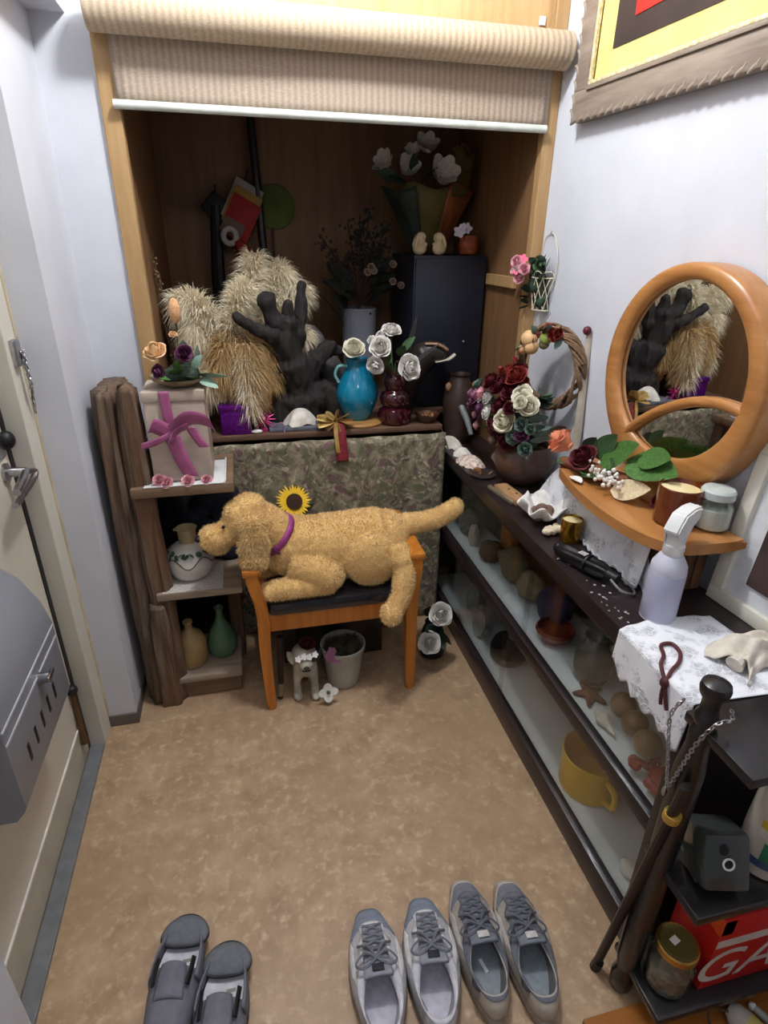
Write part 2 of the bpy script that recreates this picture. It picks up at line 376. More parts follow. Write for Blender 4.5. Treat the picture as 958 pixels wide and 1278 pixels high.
# ---- roller blind
def blindmat(name, c1, c2):
    m, nt, b = nodes(name); wv = nt.nodes.new('ShaderNodeTexWave'); wv.inputs['Scale'].default_value = 17; wv.inputs['Distortion'].default_value = .6; wv.inputs['Detail'].default_value = 2
    nt.links.new(coords(nt), wv.inputs['Vector']); g = noi(nt, coords(nt, (90, 90, 500)), 1.2, 3)
    c = mix(nt, wv.outputs['Fac'], c1, c2); c = mix(nt, ramp(nt, g, .5, .75), c, tuple(min(255, x+16) for x in c1))
    nt.links.new(c, b.inputs['Base Color']); b.inputs['Roughness'].default_value = .85; bumpn(nt, wv.outputs['Fac'], b, .4, .003); return m
t = thing('roller_blind', 'ribbed beige roller blind pulled partly down over the alcove', 'blind', (.36, 2.03, 1.86))
mc = Matrix.Translation((-.312, 1.992, 2.062)) @ ry(PI/2).to_4x4()
obj('roll', lathe(BM(), [(.004, 0), (.046, 0), (.048, .002), (.048, 1.338), (.046, 1.34), (.004, 1.34)], 32, m=mc), blindmat('blind_roll_fabric', (190, 172, 146), (172, 152, 126)), t)
obj('fabric', sheet(BM(), lambda u, v: V((-.272+1.276*u, 2.032+.004*math.sin(u*9), 1.875+.2*v)), 40, 8), blindmat('blind_fabric', (174, 157, 139), (152, 135, 118)), t, solid=.0012)
obj('bottom_bar', tube(BM(), [(-.282, 2.028, 1.868), (1.0, 2.028, 1.868)], .0115, 12), mat('pale_green_white_bar', (226, 232, 222), None, .35), t)
obj('roll_end_cap', lathe(BM(), [(.012, 1.34), (.012, 1.355), (.006, 1.357)], 12, m=mc), WHITEP, t)
# ================================================================== LARGE FURNITURE
DARK = wood('dark_stained_wood', (44, 32, 33), (30, 22, 24), 1, 7, .38, .08, .15)
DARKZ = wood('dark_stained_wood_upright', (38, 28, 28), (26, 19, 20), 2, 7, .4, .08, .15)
SHELFW = mat('pale_shelf_board', (226, 231, 233), (214, 220, 222), .3, 6)
PANE = glass_pane('cabinet_glass', (250, 252, 251), 1.3)
CZ = .765                                          # top of the display cabinet
# ---- display cabinet along the right wall
def xb(y): return .985 + .0685*(2.33-y)            # its back edge follows the wall
t = thing('display_cabinet', 'long dark wooden display cabinet with sliding glass doors along the right wall', 'cabinet', (.9, 1.5, 0))
def slab(z0, z1, x0, y0=.68, y1=2.33, bev=0, inset=0):
    bm = prism(BM(), [(x0, y0), (xb(y0)-inset, y0), (xb(y1)-inset, y1), (x0, y1)], Matrix.Translation((0, 0, z0)), z1-z0)
    return bm
obj('top', slab(.722, CZ, .772, .665, 2.338), DARK, t, False)
obj('bottom_rail', bx(BM(), .778, .806, .68, 2.33, 0, .08, .003), DARK, t)
obj('middle_rail', bx(BM(), .778, .806, .68, 2.33, .368, .412, .003), DARK, t)
obj('upper_rail', bx(BM(), .785, .806, .68, 2.33, .700, .722, .002), DARK, t)
for y in (.68, 2.295): obj('corner_post', bx(BM(), .776, .815, y, y+.035, 0, .722, .003), DARKZ, t)
obj('end_panel', bx(BM(), .81, xb(2.3)-.02, 2.31, 2.33, 0, .722), DARKZ, t, False); obj('end_panel', bx(BM(), .81, xb(.7)-.02, .68, .70, 0, .722), DARKZ, t, False)
bm = BM(); prism(bm, [(xb(.68)-.022, .68), (xb(.68)-.01, .68), (xb(2.33)-.01, 2.33), (xb(2.33)-.022, 2.33)], Matrix.Identity(4), .722); obj('back_panel', bm, mat('cabinet_back', (96, 84, 70), (80, 68, 56), .7), t, False)
obj('shelf', slab(.392, .402, .806, .70, 2.31, inset=.022), SHELFW, t, False); obj('shelf', slab(.060, .072, .806, .70, 2.31, inset=.022), SHELFW, t, False)
for y0, y1, z0, z1, x in ((1.37, 2.295, .41, .70, .800), (.715, 1.39, .41, .70, .793), (1.48, 2.295, .078, .37, .800), (.715, 1.50, .078, .37, .793)):
    g = obj('glass_door', bx(BM(), x-.0018, x+.0018, y0, y1, z0, z1), PANE, t, False)
bm = BM()
for k in range(26):                                # paint chips and dust on the top's front edge
    y = random.uniform(.9, 1.25); box(bm, (random.uniform(.785, .84), y, CZ+.0006), (random.uniform(.002, .006), random.uniform(.002, .008), .001), rz(random.random()*3))
obj('paint_chips', bm, mat('pale_chips', (190, 180, 182), None, .8), t, False, kind='stuff')

# ---- deck inside the alcove with tapestry
DZ = .885
DECK = wood('brown_deck_plank', (112, 84, 66), (88, 64, 50), 0, 6, .5, .12)
t = thing('alcove_deck', 'low brown plank deck filling the alcove behind the tapestry', 'deck', (.36, 2.48, 0))
for i, (y0, y1, x1) in enumerate(((2.125, 2.232, .745), (2.234, 2.345, .745), (2.347, 2.515, 1.0), (2.517, 2.685, 1.0), (2.687, 2.855, 1.0))):
    obj('plank', bx(BM(), -.268, x1, y0, y1, DZ-.022, DZ, .003), DECK, t)
for x in (-.24, .32, .72): obj('leg', bx(BM(), x-.02, x+.02, 2.20, 2.24, 0, DZ-.022), DARKZ, t)
for x in (-.24, .32, .97): obj('leg', bx(BM(), x-.02, x+.02, 2.80, 2.84, 0, DZ-.022), DARKZ, t)
def tapmat():
    m, nt, b = nodes('floral_tapestry'); co = coords(nt)
    n0 = nt.nodes.new('ShaderNodeTexNoise'); n0.inputs['Scale'].default_value = 9; nt.links.new(co, n0.inputs['Vector'])
    va = nt.nodes.new('ShaderNodeVectorMath'); va.operation = 'SCALE'; va.inputs['Scale'].default_value = .12; nt.links.new(n0.outputs['Color'], va.inputs[0])
    ad = nt.nodes.new('ShaderNodeVectorMath'); nt.links.new(co, ad.inputs[0]); nt.links.new(va.outputs[0], ad.inputs[1])
    f = noi(nt, ad.outputs[0], 34, 5, .65); g = noi(nt, ad.outputs[0], 19, 4); h = noi(nt, ad.outputs[0], 48, 4)
    vo = nt.nodes.new('ShaderNodeTexVoronoi'); vo.inputs['Scale'].default_value = 19; nt.links.new(ad.outputs[0], vo.inputs['Vector'])
    c = mix(nt, ramp(nt, f, .38, .58), (88, 80, 66), (150, 140, 116)); c = mix(nt, ramp(nt, g, .52, .64), c, (104, 104, 80))
    c = mix(nt, ramp(nt, vo.outputs['Distance'], .28, .18), c, (118, 88, 90)); c = mix(nt, ramp(nt, h, .56, .68), c, (186, 174, 150))
    nt.links.new(c, b.inputs['Base Color']); b.inputs['Roughness'].default_value = .95; bumpn(nt, h, b, .5, .004); return m
TAP = tapmat()
def fn(u, v):
    x = -.262 + 1.02*u; z = .01 + (DZ-.03-.01)*v
    return V((x, 2.112 - .012*math.sin(u*21)*(1-v)*.8 - .006*math.sin(u*47+2), z))
tp = obj('tapestry_cloth', sheet(BM(), fn, 70, 24), TAP, solid=.003); tag(tp, 'muted green floral tapestry hanging down the front of the alcove deck', 'tapestry')
fl = obj('tapestry_flap', sheet(BM(), lambda u, v: V((.744+.030*u+.006*math.sin(v*9), 2.12+.14*v, .855-.075*u+.006*math.sin(v*7))), 14, 14), TAP, tp, solid=.003)

# ---- driftwood shelf on the left
DRIFT = wood('weathered_driftwood', (122, 102, 84), (58, 42, 33), 2, 8, .8, 1.0, c3=(118, 82, 54))
BOARD = wood('grey_brown_shelf_board', (132, 106, 82), (104, 80, 60), 0, 7, .7, .3)
BOARDR = wood('whitewashed_board_end', (168, 152, 132), (138, 118, 98), 0, 7, .75, .25)
t = thing('driftwood_shelf', 'rustic open shelf with a thick gnarled driftwood side', 'shelf', (-.26, 1.9, 0))
def slabwood(name, x0, x1, y0, y1, z0, z1, amp, seed, lean=0, topfn=None):
    def fn(u, v):
        a = u*2*PI; ca, sa = math.cos(a), math.sin(a); e = .55
        px = (abs(ca)**e)*(1 if ca > 0 else -1); py = (abs(sa)**e)*(1 if sa > 0 else -1)
        top = topfn(px, py) if topfn else z1
        z = z0 + (top-z0)*v; sh = noise.noise(V((px*1.1+seed, py*1.1, z*1.3)))*amp + noise.noise(V((px*3+seed, py*3, z*4)))*amp*.6 + noise.noise(V((a*6, seed*2, z*1.2)))*amp*.45 + noise.noise(V((a*2.2, seed, z*.8)))*amp*.8
        taper = 1 - .22*max(0, v-.9)/.1
        return V(((x0+x1)/2 + (px*(x1-x0)/2*taper) + sh + lean*v, (y0+y1)/2 + py*(y1-y0)/2 + sh*.6, z))
    bm = sheet(BM(), fn, 72, 60, True)
    bm.verts.ensure_lookup_table(); rows = 61
    bm.faces.new([bm.verts[i*rows] for i in range(72)][::-1]); c = bm.verts.new(V(((x0+x1)/2+lean, (y0+y1)/2, (topfn(0, 0) if topfn else z1)+.004)))
    bm.verts.ensure_lookup_table(); tp = [bm.verts[i*rows+60] for i in range(72)]
    for i in range(72): bm.faces.new((tp[i], tp[(i+1) % 72], c))
    return obj(name, bm, DRIFT, t, ang=180)
slabwood('driftwood_side', -.435, -.365, 1.775, 2.02, 0, 1.135, .016, 3.1, .0)
slabwood('driftwood_side', -.372, -.302, 1.775, 1.86, .0, 1.17, .012, 8.7, -.0, lambda px, py: 1.155-.02*px*px)
slabwood('driftwood_stump', -.38, -.315, 1.752, 1.83, 0, .42, .012, 5.3)
obj('driftwood_back_side', bx(BM(), -.135, -.085, 1.99, 2.04, 0, .82, .006), DRIFT, t); obj('back_board', bx(BM(), -.36, -.09, 2.03, 2.045, .05, .82, .003), DARKZ, t)
obj('shelf_board', bx(BM(), -.365, -.060, 1.755, 2.04, .818, .850, .004), BOARD, t)
obj('shelf_board', bx(BM(), -.345, -.068, 1.765, 2.04, .438, .466, .004), BOARDR, t)
obj('shelf_board', bx(BM(), -.345, -.098, 1.775, 2.04, .075, .100, .004), BOARDR, t)
obj('plinth', bx(BM(), -.345, -.104, 1.79, 1.83, 0, .078, .005), BOARD, t)

# ---- orange chair
ORW = wood('orange_varnished_wood', (206, 128, 44), (180, 104, 30), 2, 6, .35, .05, .3)
VINYL = mat('black_vinyl', (24, 24, 32), (16, 16, 22), .25, 8, coat=.6)
t = thing('armchair', 'orange wooden armchair with black vinyl seat holding the plush dog', 'chair', (.24, 1.85, 0))
def cleg(pts, w, d):
    bm = BM(); rings = []
    for i, (x, y, z) in enumerate(pts):
        k = .78 + .22*min(1, i/(len(pts)-1)*2.2)
        rings.append([bm.verts.new((x+sx*w/2*k, y+sy*d/2*k, z)) for sx, sy in ((-1, -1), (1, -1), (1, 1), (-1, 1))])
    for a, b_ in zip(rings, rings[1:]):
        for k in range(4): bm.faces.new((a[k], a[(k+1) % 4], b_[(k+1) % 4], b_[k]))
    bm.faces.new(rings[0][::-1]); bm.faces.new(rings[-1])
    bmesh.ops.bevel(bm, geom=[e for e in bm.edges if abs((e.verts[0].co-e.verts[1].co).normalized().z) > .8], offset=.008, segments=3, affect='EDGES'); return bm
for s, xt, xm, xf in ((-1, -.034, -.008, -.002), (1, .522, .508, .512)):
    obj('leg', cleg(bez([(xf, 1.672, 0), (xm, 1.672, .25), (xm, 1.672, .42), (xt, 1.675, .562)], 6), .040, .040), ORW, t)
    obj('leg', cleg(bez([(xf+.0*s, 2.06, 0), (xm, 2.035, .3), (xt*.9+.02, 2.045, .57)], 6), .036, .036), ORW, t)
    obj('armrest', bx(BM(), xt-.027, xt+.027, 1.652, 2.02, .560, .584, .006), ORW, t)
obj('front_rail', bx(BM(), .005, .50, 1.664, 1.690, .335, .402, .004), ORW, t); obj('rear_rail', bx(BM(), .01, .49, 2.02, 2.042, .335, .400, .003), ORW, t)
for x in (.0, .505): obj('side_rail', bx(BM(), x-.012, x+.012, 1.685, 2.03, .335, .395, .003), ORW, t)
obj('backrest', bx(BM(), -.01, .545, 2.03, 2.055, .485, .572, .01), wood('red_orange_wood', (196, 92, 38), (170, 76, 28), 0, 6, .35, .05, .2), t)
obj('seat', bx(BM(), .012, .498, 1.650, 2.03, .398, .452, .022), VINYL, t)

# ---- plush dog lying over the seat and the arm
FURM = mat('golden_plush_fur', (236, 198, 132), (220, 178, 108), .95, 30, sheen=.5)
FURT = mat('golden_plush_tuft', (242, 210, 148), (226, 186, 120), .9, 25, sheen=.4)
t = thing('plush_dog', 'golden curly plush dog lying across the orange chair', 'plush toy', (.25, 1.8, .45))
def dogb(bm):
    tube(bm, bez([(.10, 1.81, .585), (.22, 1.82, .570), (.34, 1.825, .570), (.44, 1.82, .575)], 6), [.100]*6+[.106]*6+[.108]*6+[.095], 18)
    ell(bm, (.10, 1.81, .585), (.10, .10, .105)); ell(bm, (.445, 1.82, .575), (.085, .095, .098)); ell(bm, (.27, 1.82, .53), (.16, .11, .085))
    tube(bm, [(-.005, 1.785, .70), (.06, 1.80, .635), (.11, 1.81, .59)], [.072, .076, .09], 16)      # neck
    ell(bm, (-.03, 1.775, .705), (.078, .078, .082))                                                 # skull
    ell(bm, (-.055, 1.765, .745), (.045, .05, .035)); ell(bm, (-.02, 1.775, .765), (.05, .055, .03))
    ell(bm, (-.138, 1.747, .668), (.048, .044, .043)); ell(bm, (-.128, 1.75, .632), (.036, .032, .020)); tube(bm, [(-.07, 1.765, .69), (-.12, 1.752, .665)], [.05, .036], 12)
    # near foreleg: upper arm back to the elbow, forearm forward along the seat
    tube(bm, bez([(.11, 1.745, .55), (.18, 1.715, .525), (.235, 1.705, .495)], 4), [.055]*4+[.056]*4+[.050], 14); ell(bm, (.215, 1.705, .500), (.060, .045, .048))
    tube(bm, [(.23, 1.702, .487), (.12, 1.695, .482), (.03, 1.69, .480)], [.044, .038, .034], 12); ell(bm, (.02, 1.69, .480), (.034, .034, .028))
    tube(bm, [(.12, 1.87, .52), (.05, 1.85, .49), (.0, 1.84, .484)], [.05, .038, .034], 12)
    # near hind leg: round thigh, shank hanging over the seat front
    ell(bm, (.375, 1.715, .545), (.094, .046, .096))
    tube(bm, bez([(.455, 1.72, .58), (.478, 1.675, .53), (.462, 1.632, .455), (.425, 1.606, .40)], 5), [.044]*5+[.036]*5+[.032]*5+[.034], 14); ell(bm, (.418, 1.602, .393), (.036, .040, .040))
    ell(bm, (.38, 1.88, .52), (.09, .05, .07))
    # tail
    tube(bm, bez([(.49, 1.83, .605), (.56, 1.832, .612), (.64, 1.835, .622), (.70, 1.835, .652), (.715, 1.835, .668)], 4), [.042]*4+[.036]*4+[.034]*4+[.031]*4+[.026], 12); ell(bm, (.712, 1.835, .668), .026)
bme = blob('body', dogb, .0055, FURM, 2); bo = obj('body', bme, None, t)
obj('fur', fur(bme, 80000, .0095, .0013, FURT, jit=.7), None, t, kind='stuff', label='short golden plush pile')
def earb(bm): ell(bm, (-.016, 1.690, .655), (.046, .020, .080), ry(.1)); ell(bm, (-.02, 1.706, .722), (.040, .028, .036)); ell(bm, (-.018, 1.684, .605), (.042, .022, .036))
eme = blob('ear', earb, .005, FURM, 4); eo = obj('ear', eme, None, t); obj('ear_fur', fur(eme, 7000, .015, .0017, FURT, (0, 0, -.8)), None, eo, kind='stuff')
eme2 = blob('ear', lambda bm: (ell(bm, (-.005, 1.855, .66), (.04, .018, .07)), ell(bm, (-.01, 1.845, .715), (.036, .026, .033))), .005, FURM, 4); obj('ear', eme2, None, t)
obj('nose', ell(BM(), (-.186, 1.738, .674), (.010, .016, .011)), BLACK, t); obj('eye', ell(BM(), (-.104, 1.722, .716), .006), BLACK, t); obj('eye', ell(BM(), (-.104, 1.80, .716), .006), BLACK, t)
PURP = mat('purple_collar_web', (168, 70, 140), (140, 52, 118), .5, 60)
cc = V((.058, 1.799, .635)); cd = V((.72, .12, -.68)).normalized(); cq = cd.to_track_quat('Z', 'Y')
def fn(u, v): a = u*2*PI; return cc + cq @ V((.0815*math.cos(a), .0815*math.sin(a), (v-.5)*.022))
co = obj('collar', sheet(BM(), fn, 40, 2, True), PURP, t, solid=.004)
k0 = min((fn(u/80, .5) for u in range(80)), key=lambda p: p.y*1.0 + p.z*.25)
obj('buckle', box(BM(), k0+V((.0, -.003, 0)), (.026, .006, .03), cq.to_matrix() @ rz(.0), .002), mat('dark_purple_buckle', (96, 36, 84), None, .35), co)
# ================================================================== FLOOR THINGS
LEAF = mat('green_leaf', (70, 100, 62), (48, 76, 44), .6, 20); LEAFD = mat('dark_green_leaf', (44, 62, 46), (30, 44, 34), .6, 20)
LEAFB = mat('bright_green_leaf', (82, 122, 58), (56, 92, 42), .5, 18); MINT = mat('pale_mint_leaf', (164, 192, 172), (134, 166, 148), .7, 20)
EUC = mat('grey_green_leaf', (112, 134, 122), (88, 110, 100), .7, 20); STEMG = mat('green_stem', (84, 104, 58), (62, 80, 42), .7); STEMB = mat('brown_stem', (92, 68, 48), (70, 50, 36), .8)
CREAMP = mat('cream_petal', (238, 234, 216), (224, 216, 190), .7, 9, sss=.1); WHITEPT = mat('white_petal', (236, 234, 228), (220, 214, 204), .7, 12)
REDP = mat('burgundy_petal', (104, 22, 30), (70, 12, 24), .7, 9); RUST = mat('rust_red_petal', (150, 50, 34), (110, 28, 24), .7, 9); MAUVE = mat('mauve_petal', (166, 110, 136), (126, 76, 106), .7, 9); PINK = mat('pink_petal', (232, 120, 146), (214, 84, 116), .7, 9); PINKL = mat('light_pink_petal', (240, 186, 194), (226, 158, 170), .7, 9)
PURPP = mat('dusky_purple_petal', (120, 66, 100), (92, 44, 76), .7, 9); YEL = mat('yellow_petal', (246, 206, 40), (236, 184, 20), .6, 9)

# ---- trainers
LACE = mat('grey_shoe_lace', (120, 122, 130), (96, 98, 106), .8, 90)
def shoe(label, loc, rotz, L, W, P, group, brand=False):
    t = thing('trainer', label, 'shoe', loc, rotz, group, local=True)
    def outl(a, k=1.0):                                # plan outline, toe at +Y
        c, s = math.cos(a), math.sin(a)
        wy = L/2*s; f = (s+1)/2
        w = W/2*(.80 + .24*math.sin(PI*min(1, f*1.12)**1.5) - .05*(1-f))
        x = w*(abs(c)**(.72-.1*max(0, s)))*(1 if c > 0 else -1) + .008*math.sin(PI*f)*.6
        return x*k, wy*k
    oc, ol, ow = -.070, .060, .037                      # opening: centre, half length, half width
    def rim(a):
        c, s = math.cos(a), math.sin(a); y = oc + ol*s; f = (s+1)/2
        return V((ow*(abs(c)**.8)*(1 if c > 0 else -1)*(1.0-.15*max(0, s)), y, .084 + .014*f - .018*math.sin(PI*f)))
    def surf(a, s, off=0):
        x, y = outl(a); r = rim(a); z0 = .026; fr = max(0, math.sin(a))
        bul = 1 + .05*math.sin(PI*min(1, s*1.6))*(1-s); e = 2.2 - 1.0*fr
        xy = V((x*bul, y*(1+.02*math.sin(PI*s)), 0)).lerp(V((r.x, r.y, 0)), s**e)
        z = z0 + (r.z-z0)*(math.sin(s*PI/2)**(.95-.22*fr))
        p = V((xy.x, xy.y, z)); n = V((x, y, .06)).normalized(); return p + n*off
    def ring(name, a0, a1, s0, s1, m, off, th, na=48, ns=8, parent=t, closed=False, sf=None):
        def fn(u, v):
            a = a0+(a1-a0)*u; lo, hi = (s0, s1) if sf is None else sf(u)
            return surf(a, lo+(hi-lo)*v, off)
        return obj(name, sheet(BM(), fn, na, ns, closed), m, parent, ang=80, solid=th, off=-1)
    # sole
    bm = BM(); rows = []
    for z, k in ((0.002, .97), (.0, .93), (.006, 1.0), (.020, 1.03), (.029, 1.02), (.030, .96)):
        rows.append([bm.verts.new((*outl(i*2*PI/56, k), z + .010*max(0, math.sin(i*2*PI/56)-.75)*3*(z < .02))) for i in range(56)])
    rows = [rows[1], rows[0]] + rows[2:]
    for a, b_ in zip(rows, rows[1:]):
        for i in range(56): bm.faces.new((a[i], a[(i+1) % 56], b_[(i+1) % 56], b_[i]))
    bm.faces.new(rows[0][::-1]); bm.faces.new(rows[-1]); obj('sole', bm, P['sole'], t, ang=50)
    ring('upper', 0, 2*PI, 0, 1, P['upper'], 0, .003, 64, 10, closed=True)
    ring('toe_cap', PI/2-1.0, PI/2+1.0, .0, .62, P['toe'], .0014, .001, 28, 8, sf=lambda u: (0, .30+.24*math.sin(PI*u)))
    ring('lace_frame', PI/2-.55, PI/2+.55, .3, .6, P['eyestay'], .0022, .001, 20, 4, sf=lambda u: (.44+.0*u, .60-.04*math.sin(PI*u)))
    ring('mudguard', PI/2-1.25, PI/2+1.25, 0, .22, P['guard'], .002, .001, 30, 4)
    ring('heel_counter', 1.5*PI-.75, 1.5*PI+.75, .1, .95, P['heel'], .0014, .001, 20, 6)
    ring('collar', .66*PI, 2.34*PI, .80, 1.0, P['collar'], .0045, .009, 44, 4)
    for s in (-1, 1):
        def eye(u, v, s=s):
            p = V((s*(.016+.010*u + .004*math.sin(PI*u)) + s*v*.012, .030+.058*(1-u), .0))
            a = math.atan2(p.y/(L/2), p.x/(W/2)); 
            return p
        a0 = PI/2 + s*.16; a1 = PI/2 + s*.86
        ring('eyestay', a0, a1, .56, .97, P['eyestay'], .0024, .001, 12, 5)
        ring('side_stripe', PI/2+s*1.05, PI/2+s*1.55, .18, .80, P['stripe'], .0016, .001, 10, 6, sf=lambda u: (.15+.35*u, .45+.45*u))
    # lining and insole
    def lin_(u, v):
        a = u*2*PI; r = rim(a); x, y = outl(a, .80); q = V((x*.92, min(y, .03), .034)); return r.lerp(q, v**.7) + V((0, 0, -.02*math.sin(PI*v)*0))
    obj('lining', sheet(BM(), lin_, 40, 5, True), P['lining'], t, ang=80)
    bm = BM(); bm.faces.new([bm.verts.new((outl(i*2*PI/40, .80)[0]*.95, min(outl(i*2*PI/40, .82)[1], .03), .036)) for i in range(40)]); ins = obj('insole', bm, P['insole'], t)
    if brand: obj('insole_mark', box(BM(), (0, -.05, .0375), (.008, .03, .0008), rz(.3)), mat('insole_print', (226, 232, 240), None, .6), ins)
    # tongue
    def tg(u, v):
        x = (u-.5)*.044*(1+.45*v); y = .078 - .120*v; z = .083 + .016*v + .022*max(0, v-.45)**1.2 + .005*math.sin(PI*u); return V((x, y, z))
    to = obj('tongue', sheet(BM(), tg, 8, 14), P['tongue'], t, solid=.007)
    obj('tongue_label', box(BM(), (0, -.026, .1175), (.026, .016, .002), rx(-.22), .0006), P['label'], to)
    # laces
    for k in range(5):
        y = .074 - .0165*k; z = .090+.0032*k
        for s in (-1, 1):
            obj('lace', tube(BM(), bez([(s*(.021+.0015*k), y+.004, z-.003), (0, y-.006, z+.006), (-s*(.022+.0015*k), y-.014, z)], 5), .0034, 6, flat=.6), P['lace'], t)
    for s in (-1, 1):
        obj('lace_loop', tube(BM(), bez([(0, -.004, .112), (s*.024, .008, .112), (s*.046, -.006, .098), (s*.028, -.020, .108), (0, -.006, .114)], 6), .0030, 6, flat=.6), P['lace'], t)
        obj('lace_end', tube(BM(), bez([(0, -.004, .112), (s*.018, .024, .106), (s*.038, .036, .086)], 5), .0028, 6), P['lace'], t)
    return t
G = lambda n, c, r=.75: mat(n, c, tuple(x*.9 for x in c), r, 60, bump=.2, bdist=.001)
PA = dict(sole=G('trainer_sole_grey', (150, 148, 146)), upper=G('light_grey_mesh', (196, 194, 198)), toe=G('blue_grey_mesh', (136, 146, 162)), guard=G('blue_grey_overlay', (128, 138, 154)), heel=G('pale_grey_overlay', (206, 204, 208)), collar=G('pale_lilac_collar', (214, 212, 220)),
          eyestay=G('white_overlay', (236, 236, 238), .5), stripe=G('white_stripe', (230, 228, 224), .5), lining=G('pale_lining', (186, 184, 192)), insole=G('lilac_insole', (200, 198, 210)), tongue=G('grey_tongue', (150, 152, 162)), label=G('black_label', (40, 42, 50)), lace=LACE)
PB = dict(sole=G('beige_sole', (168, 158, 146)), upper=G('warm_grey_mesh', (176, 168, 158)), toe=G('slate_grey_mesh', (128, 132, 142)), guard=G('beige_overlay', (196, 188, 176), .55), heel=G('beige_heel', (190, 180, 166), .55), collar=G('slate_collar', (104, 106, 116)),
          eyestay=G('slate_overlay', (118, 120, 128)), stripe=G('silver_stripe', (200, 196, 190), .4), lining=G('grey_lining', (122, 120, 120)), insole=G('blue_grey_insole', (136, 146, 152)), tongue=G('slate_tongue', (122, 126, 136)), label=G('pale_label', (208, 206, 204)), lace=G('slate_lace', (98, 100, 110)))
shoe('grey and white trainer with blue-grey toe, leftmost of the four trainers', (.176, .738, 0), -.06, .292, .124, PA, 'blue-grey trainers')
shoe('grey and white trainer with blue-grey toe, beside the beige-edged pair', (.303, .736, 0), -.12, .292, .124, PA, 'blue-grey trainers')
shoe('beige and slate grey trainer with a printed insole, left of its pair', (.424, .750, 0), -.07, .305, .114, PB, 'beige and slate trainers', True)
shoe('beige and slate grey trainer nearest the display cabinet', (.531, .724, 0), -.09, .305, .114, PB, 'beige and slate trainers')

# ---- slip-on shoes, toes toward the viewer, heels trodden down
KN = G('grey_knit', (118, 118, 128), .85); KN2 = G('slate_knit', (112, 116, 122), .85)
def slip(label, loc, rotz, L=.265, W=.108):
    t = thing('slip_on_shoe', label, 'shoe', loc, rotz, 'grey slip-on shoes', local=True)
    def outl(a, k=1.0):
        c, s = math.cos(a), math.sin(a); f = (s+1)/2; w = W/2*(.82+.20*math.sin(PI*min(1, (1-f)*1.1)**1.4)); return (w*(abs(c)**.75)*(1 if c > 0 else -1)*k, L/2*s*k)
    bm = BM(); rows = [[bm.verts.new((*outl(i*2*PI/48, k), z)) for i in range(48)] for z, k in ((0, .95), (.005, 1), (.024, 1.02), (.027, .97))]
    for a, b_ in zip(rows, rows[1:]):
        for i in range(48): bm.faces.new((a[i], a[(i+1) % 48], b_[(i+1) % 48], b_[i]))
    bm.faces.new(rows[0][::-1]); bm.faces.new(rows[-1]); obj('sole', bm, G('dark_grey_sole', (52, 52, 56)), t, ang=50)
    # vamp: dome over the toe half (toe at -Y), open behind
    def vamp(u, v):
        y = -L/2*.985 + v*(L*.50); s = min(1, max(0, (v*.50*L)/.05)); w = W/2*(.82+.20*math.sin(PI*min(1, (y+L/2)/L*1.1)**1.4))*(1-(1-s)**2*.9)**.5
        a = PI*u; h = .022 + .030*(1-(1-s)**2)**.5 + .012*v; return V((w*math.cos(a), y, .024 + h*math.sin(a)**.75))
    obj('vamp', sheet(BM(), vamp, 22, 18), KN, t, ang=80, solid=.004)
    for sg in (-1, 1):
        obj('side_wall', sheet(BM(), lambda u, v, sg=sg: V((sg*abs(outl(math.asin(max(-1, min(.97, (-.016+u*L*.47)/(L/2)))), 1.0)[0])*(1.02-.14*v*v*(1-u)), -.016+u*L*.47, .024+v*.046*(1-u)**.5+.010*v)), 14, 5), KN, t, ang=80, solid=.004)
        obj('elastic_gusset', sheet(BM(), lambda u, v, sg=sg: V((sg*(.033+.007*u+.003*v), -.036+v*.058, .0885-.008*u-.006*v)), 3, 8), BLACK, t, solid=.003)
    def tong(u, v):
        x = (u-.5)*.062*(1-.06*v)*(1-.55*max(0, v-.75)); y = -.06 + .066*v; return V((x, y, .082 + .010*v + .005*math.sin(PI*u) - .008*(abs(u-.5)*2)**2))
    obj('tongue', sheet(BM(), tong, 10, 10), KN, t, ang=80, solid=.004)
    bm = BM(); bm.faces.new([bm.verts.new((*outl(i*2*PI/40, .93), .029)) for i in range(40)]); ins = obj('insole', bm, G('white_insole', (214, 214, 222)), t)
    obj('insole_mark', box(BM(), (.014, .040, .0298), (.020, .007, .0008), rz(.15)), mat('grey_green_print', (150, 158, 144), None, .7), ins)
    def flap(u, v):
        a = u*PI; r = v; x = .048*math.cos(a)*1.0; y = .075 + .052*math.sin(a)
        return V((x*r, .075+(y-.075)*r*1.0 - .010*(1-math.sin(a))*0, .040+.006*(1-r)))
    def flap(u, v): a = u*2*PI; return V((.054*v*math.cos(a), .094+.036*v*math.sin(a)-.006*v*math.cos(2*a), .050-.010*v**3+.004*math.sin(3*a)*v*.5))
    fo = obj('trodden_heel', sheet(BM(), flap, 32, 6, True), KN2, t, ang=80, solid=.006)
    obj('heel_binding', tube(BM(), [(.054*math.cos(a), .093+.037*math.sin(a)-.006*math.cos(2*a), .041) for a in [i*2*PI/32 for i in range(32)]], .0026, 6, closed=True), BLACK, fo)
    return t
slip('grey slip-on shoe with trodden heel, the one nearer the door', (-.262, .828, 0), -.15)
slip('grey slip-on shoe with trodden heel, the one nearer the trainers', (-.163, .744, 0), -.13)

